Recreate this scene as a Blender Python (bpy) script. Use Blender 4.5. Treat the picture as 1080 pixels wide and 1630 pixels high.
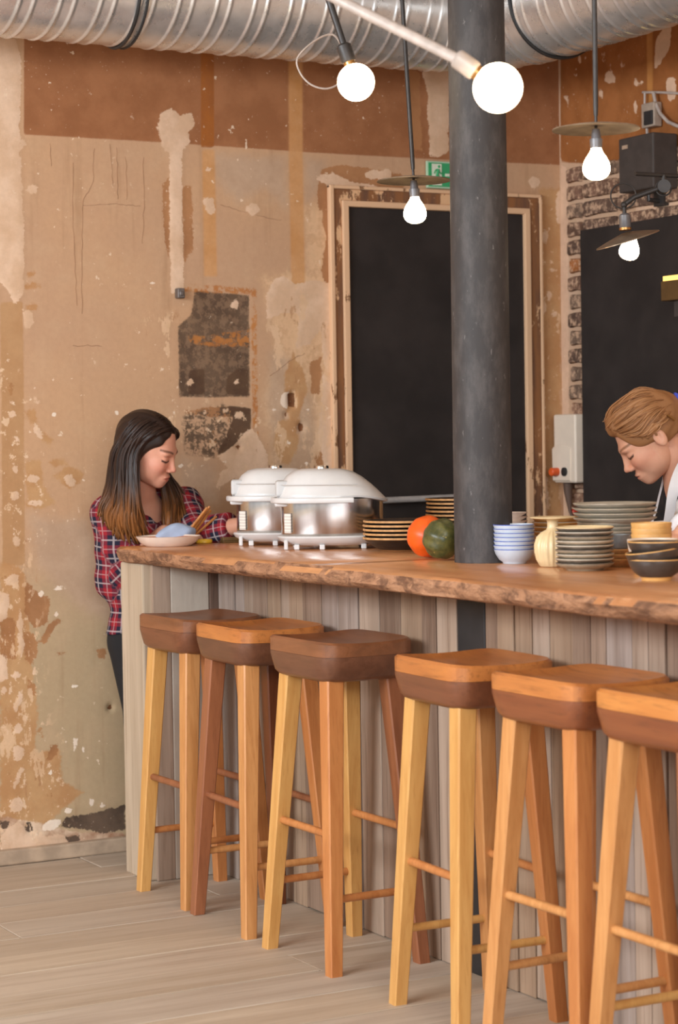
import bpy, bmesh, math, random
import numpy as np
from mathutils import Vector, Matrix

for o in list(bpy.data.objects): bpy.data.objects.remove(o, do_unlink=True)
SC = bpy.context.scene
COL = SC.collection
rnd = random.Random(7)
PI = math.pi

# ------------------------------------------------------------------ camera
FPX, CAMH = 3364.0, 1.38
PSI, RHO, PIT = math.radians(28.5), 0.0163, math.atan(117 / 3364.0)
cf = Vector((math.sin(PSI) * math.cos(PIT), math.cos(PSI) * math.cos(PIT), -math.sin(PIT)))
r0 = Vector((math.cos(PSI), -math.sin(PSI), 0)); u0 = r0.cross(cf)
cr = math.cos(RHO) * r0 - math.sin(RHO) * u0
cu = math.sin(RHO) * r0 + math.cos(RHO) * u0
CAM = Vector((0, 0, CAMH))
cam = bpy.data.cameras.new('camera'); camo = bpy.data.objects.new('camera', cam); COL.objects.link(camo)
camo.matrix_world = Matrix(((cr.x, cu.x, -cf.x, 0), (cr.y, cu.y, -cf.y, 0), (cr.z, cu.z, -cf.z, CAMH), (0, 0, 0, 1)))
cam.sensor_fit = 'HORIZONTAL'; cam.sensor_width = 36.0; cam.lens = 36.0 * FPX / 1080.0
cam.clip_start = 0.1; cam.clip_end = 100
cam.dof.use_dof = True; cam.dof.focus_distance = 6.0; cam.dof.aperture_fstop = 6.3
SC.camera = camo

def ray(x, y): return cf * FPX + cr * (x - 540) - cu * (y - 815)
def onx(x, y, X): d = ray(x, y); return CAM + d * (X / d.x)
def ony(x, y, Y): d = ray(x, y); return CAM + d * (Y / d.y)
def onz(x, y, Z): d = ray(x, y); return CAM + d * ((Z - CAMH) / d.z)
def atd(x, y, D): return CAM + ray(x, y) * (D / FPX)

# ------------------------------------------------------------------ light
SC.view_settings.view_transform = 'Standard'; SC.view_settings.look = 'None'
SC.view_settings.exposure = -0.10; SC.view_settings.gamma = 1.0; SC.view_settings.use_curve_mapping = False
W = bpy.data.worlds.new('world'); SC.world = W; W.use_nodes = True
bg = W.node_tree.nodes['Background']; bg.inputs[0].default_value = (0.92, 0.96, 1.0, 1); bg.inputs[1].default_value = 0.64

def area(name, loc, target, sx, sy, power, col):
    l = bpy.data.lights.new(name, 'AREA'); l.shape = 'RECTANGLE'; l.size = sx; l.size_y = sy; l.energy = power; l.color = col
    o = bpy.data.objects.new(name, l); COL.objects.link(o); o.location = loc
    o.rotation_euler = (Vector(target) - Vector(loc)).to_track_quat('-Z', 'Y').to_euler()
    return o
# daylight through the shop windows: one on the side wall, one behind the camera
area('window_daylight_side', (-2.3, 3.4, 2.35), (2.6, 5.0, 0.9), 3.2, 1.0, 290, (0.86, 0.93, 1.0))
area('window_daylight_street', (0.0, -2.2, 2.3), (2.6, 5.0, 1.0), 3.6, 1.3, 200, (0.88, 0.94, 1.0))

# ------------------------------------------------------------------ helpers
def lin(c):
    return tuple(((v / 255.0) / 12.92 if v / 255.0 <= 0.04045 else ((v / 255.0 + 0.055) / 1.055) ** 2.4) for v in c[:3]) + (1.0,)

def tag(o, label=None, cat=None, group=None, kind=None):
    if label: o['label'] = label
    if cat: o['category'] = cat
    if group: o['group'] = group
    if kind: o['kind'] = kind
    return o

def empty(name, loc=(0, 0, 0), rz=0.0, parent=None):
    o = bpy.data.objects.new(name, None); COL.objects.link(o); o.location = loc; o.rotation_euler = (0, 0, rz)
    o.empty_display_size = 0.05
    if parent: o.parent = parent
    return o

class MB:
    def __init__(s): s.v = []; s.f = []; s.m = []; s.mi = 0
    def add(s, vs, fs):
        b = len(s.v); s.v += [tuple(p) for p in vs]
        for f in fs: s.f.append(tuple(i + b for i in f)); s.m.append(s.mi)
        return s
    def box(s, lo, hi):
        x0, y0, z0 = lo; x1, y1, z1 = hi
        return s.add([(x0, y0, z0), (x1, y0, z0), (x1, y1, z0), (x0, y1, z0), (x0, y0, z1), (x1, y0, z1), (x1, y1, z1), (x0, y1, z1)],
                     [(0, 3, 2, 1), (4, 5, 6, 7), (0, 1, 5, 4), (1, 2, 6, 5), (2, 3, 7, 6), (3, 0, 4, 7)])
    def rings(s, rings, cap0=True, cap1=True, closed=True):
        n = len(rings[0]); vs = [p for r in rings for p in r]; fs = []
        for i in range(len(rings) - 1):
            for j in range(n if closed else n - 1):
                k = (j + 1) % n
                fs.append((i * n + j, i * n + k, (i + 1) * n + k, (i + 1) * n + j))
        if cap0: fs.append(tuple(range(n - 1, -1, -1)))
        if cap1: b = (len(rings) - 1) * n; fs.append(tuple(range(b, b + n)))
        return s.add(vs, fs)
    def lathe(s, prof, n=32, c=(0, 0, 0), cap0=True, cap1=True):
        return s.rings([[(c[0] + r * math.cos(2 * PI * j / n), c[1] + r * math.sin(2 * PI * j / n), c[2] + z) for j in range(n)] for r, z in prof], cap0, cap1)
    def tube(s, pts, rad, n=10, sq=False, caps=True, up=None):
        pts = [Vector(p) for p in pts]; rs = rad if isinstance(rad, (list, tuple)) else [rad] * len(pts)
        rings = []; prev = None
        for i, p in enumerate(pts):
            t = (pts[min(i + 1, len(pts) - 1)] - pts[max(i - 1, 0)]).normalized()
            if prev is None:
                a = Vector(up) if up else (Vector((0, 0, 1)) if abs(t.z) < 0.9 else Vector((1, 0, 0)))
                e1 = (a - t * a.dot(t)).normalized()
            else: e1 = (prev - t * prev.dot(t)).normalized()
            prev = e1; e2 = t.cross(e1)
            rings.append([p + rs[i] * (math.cos(2 * PI * j / n) * e1 + math.sin(2 * PI * j / n) * e2) for j in range(n)])
        return s.rings(rings, caps, caps)
    def sphere(s, c, r, nu=24, nv=14):
        if not isinstance(r, (list, tuple)): r = (r, r, r)
        return s.rings([[(c[0] + r[0] * math.sin(a) * math.cos(2 * PI * j / nu), c[1] + r[1] * math.sin(a) * math.sin(2 * PI * j / nu), c[2] - r[2] * math.cos(a)) for j in range(nu)]
                        for a in [PI * (0.02 + 0.96 * i / nv) for i in range(nv + 1)]])
    def mesh(s, name, mats, smooth=True):
        me = bpy.data.meshes.new(name); me.from_pydata(s.v, [], s.f)
        for m in (mats if isinstance(mats, (list, tuple)) else [mats]): me.materials.append(m)
        me.polygons.foreach_set('material_index', s.m)
        me.polygons.foreach_set('use_smooth', [smooth] * len(s.f)); me.update()
        return me
    def build(s, name, mats, parent=None, smooth=True, angle=40, bevel=0, segs=2, loc=None):
        o = bpy.data.objects.new(name, s.mesh(name, mats, smooth)); COL.objects.link(o)
        if parent: o.parent = parent
        if loc: o.location = loc
        if bevel:
            b = o.modifiers.new('bevel', 'BEVEL'); b.width = bevel; b.segments = segs; b.limit_method = 'ANGLE'; b.angle_limit = math.radians(35)
        if smooth: auto_smooth(o.data, angle)
        return o

def auto_smooth(me, angle=40):
    bm = bmesh.new(); bm.from_mesh(me)
    bmesh.ops.recalc_face_normals(bm, faces=bm.faces)
    a = math.radians(angle)
    for e in bm.edges:
        e.smooth = not (len(e.link_faces) == 2 and e.calc_face_angle(0) > a)
    bm.to_mesh(me); bm.free()

def copy_tree(o, parent=None):
    c = o.copy(); COL.objects.link(c)
    if parent: c.parent = parent
    for ch in list(o.children): copy_tree(ch, c)
    return c

# ------------------------------------------------------------------ materials
MATS = {}
class NT:
    """small node-graph helper"""
    def __init__(s, name):
        s.m = bpy.data.materials.new(name); s.m.use_nodes = True; s.t = s.m.node_tree; s.n = s.t.nodes
        s.b = s.n['Principled BSDF']; MATS[name] = s.m
    def new(s, ty, **kw):
        n = s.n.new(ty)
        for k, v in kw.items(): setattr(n, k, v)
        return n
    def link(s, a, b): s.t.links.new(a, b)
    def put(s, sock, v):
        if hasattr(v, 'is_output'): s.link(v, sock)
        elif v is not None: sock.default_value = v
    def coord(s, kind='Object', scale=(1, 1, 1), rand=True):
        tc = s.new('ShaderNodeTexCoord'); mp = s.new('ShaderNodeMapping'); mp.inputs['Scale'].default_value = scale
        s.link(tc.outputs[kind], mp.inputs['Vector'])
        if rand:
            oi = s.new('ShaderNodeObjectInfo'); m = s.new('ShaderNodeVectorMath', operation='SCALE'); m.inputs[0].default_value = (13.7, 7.3, 21.1)
            s.link(oi.outputs['Random'], m.inputs['Scale'])
            s.link(m.outputs[0], mp.inputs['Location'])
        return mp.outputs[0]
    def noise(s, vec, scale=5, detail=4, rough=0.55, dist=0.0):
        n = s.new('ShaderNodeTexNoise'); n.inputs['Scale'].default_value = scale; n.inputs['Detail'].default_value = detail
        n.inputs['Roughness'].default_value = rough; n.inputs['Distortion'].default_value = dist
        if vec is not None: s.link(vec, n.inputs['Vector'])
        return n.outputs['Fac']
    def math(s, op, a, b=None, c=None, clamp=False):
        n = s.new('ShaderNodeMath', operation=op); n.use_clamp = clamp
        s.put(n.inputs[0], a)
        if b is not None: s.put(n.inputs[1], b)
        if c is not None: s.put(n.inputs[2], c)
        return n.outputs[0]
    def rng(s, v, a, b, c=0.0, d=1.0, smooth=True):
        n = s.new('ShaderNodeMapRange'); n.interpolation_type = 'SMOOTHSTEP' if smooth else 'LINEAR'
        s.put(n.inputs[0], v); n.inputs[1].default_value = a; n.inputs[2].default_value = b; n.inputs[3].default_value = c; n.inputs[4].default_value = d
        return n.outputs[0]
    def mix(s, f, a, b, mode='MIX'):
        n = s.new('ShaderNodeMix', data_type='RGBA', blend_type=mode)
        s.put(n.inputs[0], f); s.put(n.inputs[6], a); s.put(n.inputs[7], b)
        return n.outputs[2]
    def attr(s, name):
        n = s.new('ShaderNodeAttribute'); n.attribute_name = name; return n.outputs['Fac']
    def attrc(s, name):
        n = s.new('ShaderNodeAttribute'); n.attribute_name = name; return n.outputs['Color']
    def bump(s, h, strength=0.3, dist=0.01):
        n = s.new('ShaderNodeBump'); n.inputs['Strength'].default_value = strength; n.inputs['Distance'].default_value = dist
        s.link(h, n.inputs['Height']); s.link(n.outputs[0], s.b.inputs['Normal'])
    def done(s, color=None, rough=0.6, metal=0.0, spec=None, coat=None):
        if color is not None: s.put(s.b.inputs['Base Color'], color)
        s.put(s.b.inputs['Roughness'], rough); s.b.inputs['Metallic'].default_value = metal
        if spec is not None: s.b.inputs['Specular IOR Level'].default_value = spec
        if coat is not None: s.b.inputs['Coat Weight'].default_value = coat; s.b.inputs['Coat Roughness'].default_value = 0.15
        return s.m

def flat(name, c, rough=0.5, metal=0.0, var=0.12, scale=30, bump=0.0, spec=None, coat=None):
    t = NT(name); v = t.coord(); n = t.noise(v, scale, 4)
    a = lin(c); col = t.mix(t.rng(n, 0.3, 0.7, 0, 1), tuple(x * (1 - var) for x in a[:3]) + (1,), tuple(min(1, x * (1 + var)) for x in a[:3]) + (1,))
    if bump: t.bump(n, bump, 0.004)
    return t.done(col, rough, metal, spec, coat)

def wood(name, c1, c2, c3=None, axis=2, scale=26, stretch=0.06, rough=0.45, bump=0.12, coat=None, c3amt=0.5, spec=None):
    t = NT(name); sc = [1, 1, 1]; sc[axis] = stretch
    v = t.coord('Object', tuple(sc))
    n = t.noise(v, scale, 6, 0.62, 0.6); n2 = t.noise(v, scale * 4.5, 3, 0.6)
    col = t.mix(t.rng(n, 0.32, 0.68), lin(c1), lin(c2))
    if c3: col = t.mix(t.math('MULTIPLY', t.rng(n2, 0.5, 0.75), c3amt), col, lin(c3))
    t.bump(t.math('ADD', n, n2), bump, 0.004)
    return t.done(col, rough, 0, spec, coat)

def emit(name, c, strength):
    t = NT(name); e = t.new('ShaderNodeEmission'); e.inputs[0].default_value = c; e.inputs[1].default_value = strength
    t.link(e.outputs[0], t.n['Material Output'].inputs[0]); return t.m

# ------------------------------------------------------------------ painted walls: signed distances per vertex
def sdf_poly(P, poly):
    """signed distance (inside positive) of points P (n,2) to polygon"""
    q = np.asarray(poly, float); n = len(q); d = np.full(len(P), 1e9); ins = np.zeros(len(P), bool)
    for i in range(n):
        a = q[i]; b = q[(i + 1) % n]; e = b - a; w = P - a
        t = np.clip((w @ e) / max(e @ e, 1e-12), 0, 1); dd = w - t[:, None] * e
        d = np.minimum(d, (dd * dd).sum(1))
        c1 = (a[1] <= P[:, 1]); c2 = (b[1] > P[:, 1]); cr_ = e[0] * w[:, 1] - e[1] * w[:, 0]
        ins ^= ((c1 & c2 & (cr_ > 0)) | (~c1 & ~c2 & (cr_ < 0)))
    d = np.sqrt(d); return np.where(ins, d, -d)

def layer_field(P, polys, lim=0.08):
    out = np.full(len(P), -lim)
    for q in polys:
        q = np.asarray(q, float); lo = q.min(0) - lim; hi = q.max(0) + lim
        m = np.where((P[:, 0] > lo[0]) & (P[:, 0] < hi[0]) & (P[:, 1] > lo[1]) & (P[:, 1] < hi[1]))[0]
        if len(m): out[m] = np.maximum(out[m], np.clip(sdf_poly(P[m], q), -lim, lim))
    return out

def blob(cx, cy, rx, ry=None, n=9, seed=None):
    ry = ry or rx; g = random.Random(int(cx * 131 + cy)); return [(cx + rx * (0.7 + 0.5 * g.random()) * math.cos(2 * PI * i / n), cy + ry * (0.7 + 0.5 * g.random()) * math.sin(2 * PI * i / n)) for i in range(n)]

def grid_wall(name, mat, a0, a1, z0, z1, step, to3d, layers, relief):
    na = int((a1 - a0) / step) + 1; nz = int((z1 - z0) / step) + 1
    A, Z = np.meshgrid(np.linspace(a0, a1, na), np.linspace(z0, z1, nz)); P = np.stack([A.ravel(), Z.ravel()], 1)
    fields = {k: layer_field(P, v) for k, v in layers.items()}
    off = np.zeros(len(P))
    for k, h in relief.items(): off += h * np.clip(fields[k] / 0.012 + 0.5, 0, 1)
    co = to3d(P[:, 0], P[:, 1], off)
    idx = np.arange(na * nz).reshape(nz, na)
    quads = np.stack([idx[:-1, :-1], idx[:-1, 1:], idx[1:, 1:], idx[1:, :-1]], -1).reshape(-1, 4)
    me = np_mesh(name, co, quads, mat)
    for k, f in fields.items():
        at = me.attributes.new(k, 'FLOAT', 'POINT'); at.data.foreach_set('value', f.astype(np.float32))
    o = bpy.data.objects.new(name, me); COL.objects.link(o); return o

def np_mesh(name, co, quads, mat, smooth=True):
    me = bpy.data.meshes.new(name); me.vertices.add(len(co)); me.vertices.foreach_set('co', np.ascontiguousarray(co, np.float32).ravel())
    nq = len(quads); k = quads.shape[1]
    me.loops.add(nq * k); me.loops.foreach_set('vertex_index', np.ascontiguousarray(quads, np.int32).ravel())
    me.polygons.add(nq); me.polygons.foreach_set('loop_start', np.arange(nq, dtype=np.int32) * k)
    me.polygons.foreach_set('use_smooth', np.ones(nq, bool) if smooth else np.zeros(nq, bool))
    for m in (mat if isinstance(mat, (list, tuple)) else [mat]): me.materials.append(m)
    me.update(calc_edges=True); return me

def wall_material(name, base1, base2, specs, low=None, streak=True):
    """specs: list of (attribute, colour A, colour B, edge noise amplitude m, softness m, opacity, speckle)"""
    t = NT(name); v = t.coord('Object', (1, 1, 1), False)
    big = t.noise(v, 1.6, 4, 0.6); mid = t.noise(v, 9, 5, 0.6); fine = t.noise(v, 55, 4, 0.65); edge = t.math('ADD', t.math('MULTIPLY', t.noise(v, 20, 4, 0.7), 0.6), t.math('MULTIPLY', t.noise(v, 85, 4, 0.75), 0.4))
    vs = t.coord('Object', (1, 1, 0.07), False); st = t.noise(vs, 22, 4, 0.6)
    col = t.mix(t.rng(big, 0.35, 0.65), lin(base1), lin(base2))
    if low:
        sx = t.new('ShaderNodeSeparateXYZ'); t.link(v, sx.inputs[0])
        col = t.mix(t.math('MULTIPLY', t.rng(t.math('ADD', sx.outputs[2], t.math('MULTIPLY', big, 0.5)), 1.35, 0.95, 0, 1), 0.85), col, lin(low))
    if streak: col = t.mix(t.rng(st, 0.55, 0.8, 0, 0.35), col, lin((150, 112, 78)))
    col = t.mix(t.rng(mid, 0.45, 0.75, 0, 0.30), col, lin((206, 172, 138)))
    for (a, ca, cb, amp, soft, op, speck) in specs:
        d = t.math('ADD', t.attr(a), t.math('MULTIPLY', t.math('SUBTRACT', edge, 0.5), amp * 4.0))
        m = t.math('MULTIPLY', t.rng(d, -soft, soft), op)
        if isinstance(speck, tuple): m = t.math('MULTIPLY', m, t.rng(t.noise(t.coord('Object', (1, 1, speck[2]), False), speck[0], 5, 0.7), speck[1], speck[1] + 0.025))
        elif speck: m = t.math('MULTIPLY', m, t.rng(t.noise(v, speck, 5, 0.75), 0.44, 0.54))
        c = t.mix(t.rng(mid, 0.35, 0.65), lin(ca), lin(cb))
        col = t.mix(m, col, c)
    chips = t.math('MULTIPLY', t.rng(t.noise(v, 34, 3, 0.6), 0.685, 0.71), t.rng(big, 0.42, 0.56))
    col = t.mix(t.math('MULTIPLY', chips, 0.8), col, lin((238, 212, 184)))
    ch2 = t.math('MULTIPLY', t.rng(t.noise(v, 120, 3, 0.6), 0.67, 0.70), t.rng(t.noise(v, 5, 3), 0.45, 0.62)); col = t.mix(t.math('MULTIPLY', ch2, 0.7), col, lin((232, 206, 180)))
    col = t.mix(t.rng(fine, 0.3, 0.75, 0.0, 0.10), col, lin((130, 96, 66)))
    t.bump(t.math('ADD', t.math('MULTIPLY', fine, 0.6), mid), 0.16, 0.004)
    return t.done(col, 0.9, 0, 0.2)
# ------------------------------------------------------------------ shared materials
for i, (a, b, c) in enumerate([((174, 154, 134), (192, 174, 154), (150, 128, 108)), ((173, 155, 137), (190, 174, 156), (142, 124, 108)),
                               ((180, 160, 138), (198, 180, 158), (156, 132, 108)), ((172, 152, 130), (186, 168, 148), (138, 120, 104))]):
    wood('floor_board_%d' % i, a, b, c, axis=0, scale=14, stretch=0.06, rough=0.6, bump=0.12, c3amt=0.35)
for i, (a, b, c) in enumerate([((138, 112, 92), (164, 138, 118), (98, 74, 56)), ((156, 132, 112), (180, 156, 136), (118, 92, 72)),
                               ((120, 94, 76), (146, 120, 100), (84, 62, 46)), ((148, 120, 96), (172, 144, 118), (104, 76, 52)),
                               ((146, 126, 112), (170, 152, 140), (104, 86, 74))]):
    wood('bar_plank_%d' % i, a, b, c, axis=2, scale=15, stretch=0.05, rough=0.75, bump=0.2, c3amt=0.55)
wood('white_washed_board', (186, 172, 156), (202, 190, 174), (160, 146, 132), axis=2, scale=10, stretch=0.2, rough=0.7, bump=0.1, c3amt=0.4)
wood('post_beam', (176, 156, 132), (196, 176, 152), (150, 126, 102), axis=2, scale=18, stretch=0.04, rough=0.75, bump=0.15, c3amt=0.6)
wood('dark_stained_board', (92, 70, 58), (120, 94, 78), (70, 52, 42), axis=2, scale=22, stretch=0.06, rough=0.7)
wood('slab_top', (186, 124, 78), (206, 146, 98), (160, 98, 58), axis=1, scale=12, stretch=0.08, rough=0.28, bump=0.04, coat=0.25)
flat('floor_base', (196, 178, 156), 0.9, var=0.2, scale=20)
flat('grey_trim', (178, 154, 130), 0.7, var=0.18, scale=14)
flat('ceiling_paint', (214, 200, 184), 0.9)
flat('black_board', (50, 43, 40), 0.75, var=0.2, scale=6, spec=0.25)
flat('mortar', (214, 184, 160), 0.95, var=0.15, scale=60, bump=0.4)
for i, c in enumerate([(136, 102, 84), (120, 94, 80), (154, 114, 92), (178, 110, 62), (142, 116, 98)]):
    t = NT('brick_%d' % i); v = t.coord('Object'); n = t.noise(v, 40, 5, 0.7); n2 = t.noise(v, 14, 4, 0.6)
    cc = t.mix(t.rng(n2, 0.3, 0.7), lin(c), lin(tuple(int(x * 0.72) for x in c)))
    cc = t.mix(t.rng(n, 0.46, 0.62, 0, 0.85), cc, lin((208, 172, 142)))
    t.bump(n, 0.5, 0.006); t.done(cc, 0.95, 0, 0.15)
# bark-like live edge
t = NT('live_edge'); v = t.coord('Object', (1, 0.5, 1), False); n = t.noise(v, 22, 6, 0.7, 0.8); n2 = t.noise(v, 60, 4, 0.7)
c = t.mix(t.rng(n, 0.36, 0.6), lin((112, 76, 54)), lin((176, 128, 94))); c = t.mix(t.rng(n2, 0.55, 0.7, 0, 0.6), c, lin((196, 148, 112)))
t.bump(t.math('ADD', n, n2), 0.7, 0.012); t.done(c, 0.7)
# wood strips and plaster edges of the door surround
t = NT('peeling_jamb'); v = t.coord('Object', (1, 1, 0.35), False); n = t.noise(v, 11, 6, 0.75); n2 = t.noise(t.coord('Object', (1, 1, 0.1), False), 30, 4)
c = t.mix(t.rng(n2, 0.35, 0.65), lin((146, 98, 62)), lin((112, 80, 62))); c = t.mix(t.rng(n, 0.55, 0.58), c, lin((222, 178, 136)))
t.bump(n, 0.4, 0.006); t.done(c, 0.85, 0, 0.2)
t = NT('plaster_edge'); v = t.coord('Object', (1, 1, 0.4), False); n = t.noise(v, 16, 6, 0.75)
c = t.mix(t.rng(n, 0.60, 0.63), lin((226, 184, 146)), lin((132, 92, 62))); t.bump(n, 0.4, 0.006); t.done(c, 0.9, 0, 0.2)

YW, XR = 6.60, 4.55
# ------------------------------------------------------------------ floor: single boards along x
fl = tag(MB().box((-2.6, -2.4, -0.06), (XR + 0.05, YW + 0.05, -0.004)).build('floor', MATS['floor_base'], smooth=False), 'pale worn timber board floor in front of the bar', 'floor', kind='structure')
y = YW - 0.03; row = 0
while y > 1.6:
    w = 0.185 + rnd.random() * 0.03
    xs = sorted([rnd.uniform(-0.5, 4.2) for _ in range(2)]); cuts = [-1.2] + [x for i, x in enumerate(xs) if i == 0 or x - xs[i - 1] > 0.6] + [XR]
    for a, b in zip(cuts[:-1], cuts[1:]):
        dz = rnd.uniform(-0.0015, 0.0015)
        MB().box((-(b - a) / 2 + 0.0012, -w / 2 + 0.0016, -0.0038), ((b - a) / 2 - 0.0012, w / 2 - 0.0016, dz)).build(
            'plank', MATS['floor_board_%d' % rnd.randrange(4)], fl, smooth=False, bevel=0.0025, segs=1, loc=((a + b) / 2, y - w / 2, 0))
    y -= w; row += 1
tag(MB().box((-2.6, -2.4, 3.2), (XR + 0.05, YW + 0.05, 3.26)).build('ceiling', MATS['ceiling_paint'], smooth=False), 'pale ceiling above the duct', 'ceiling', kind='structure')

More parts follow.
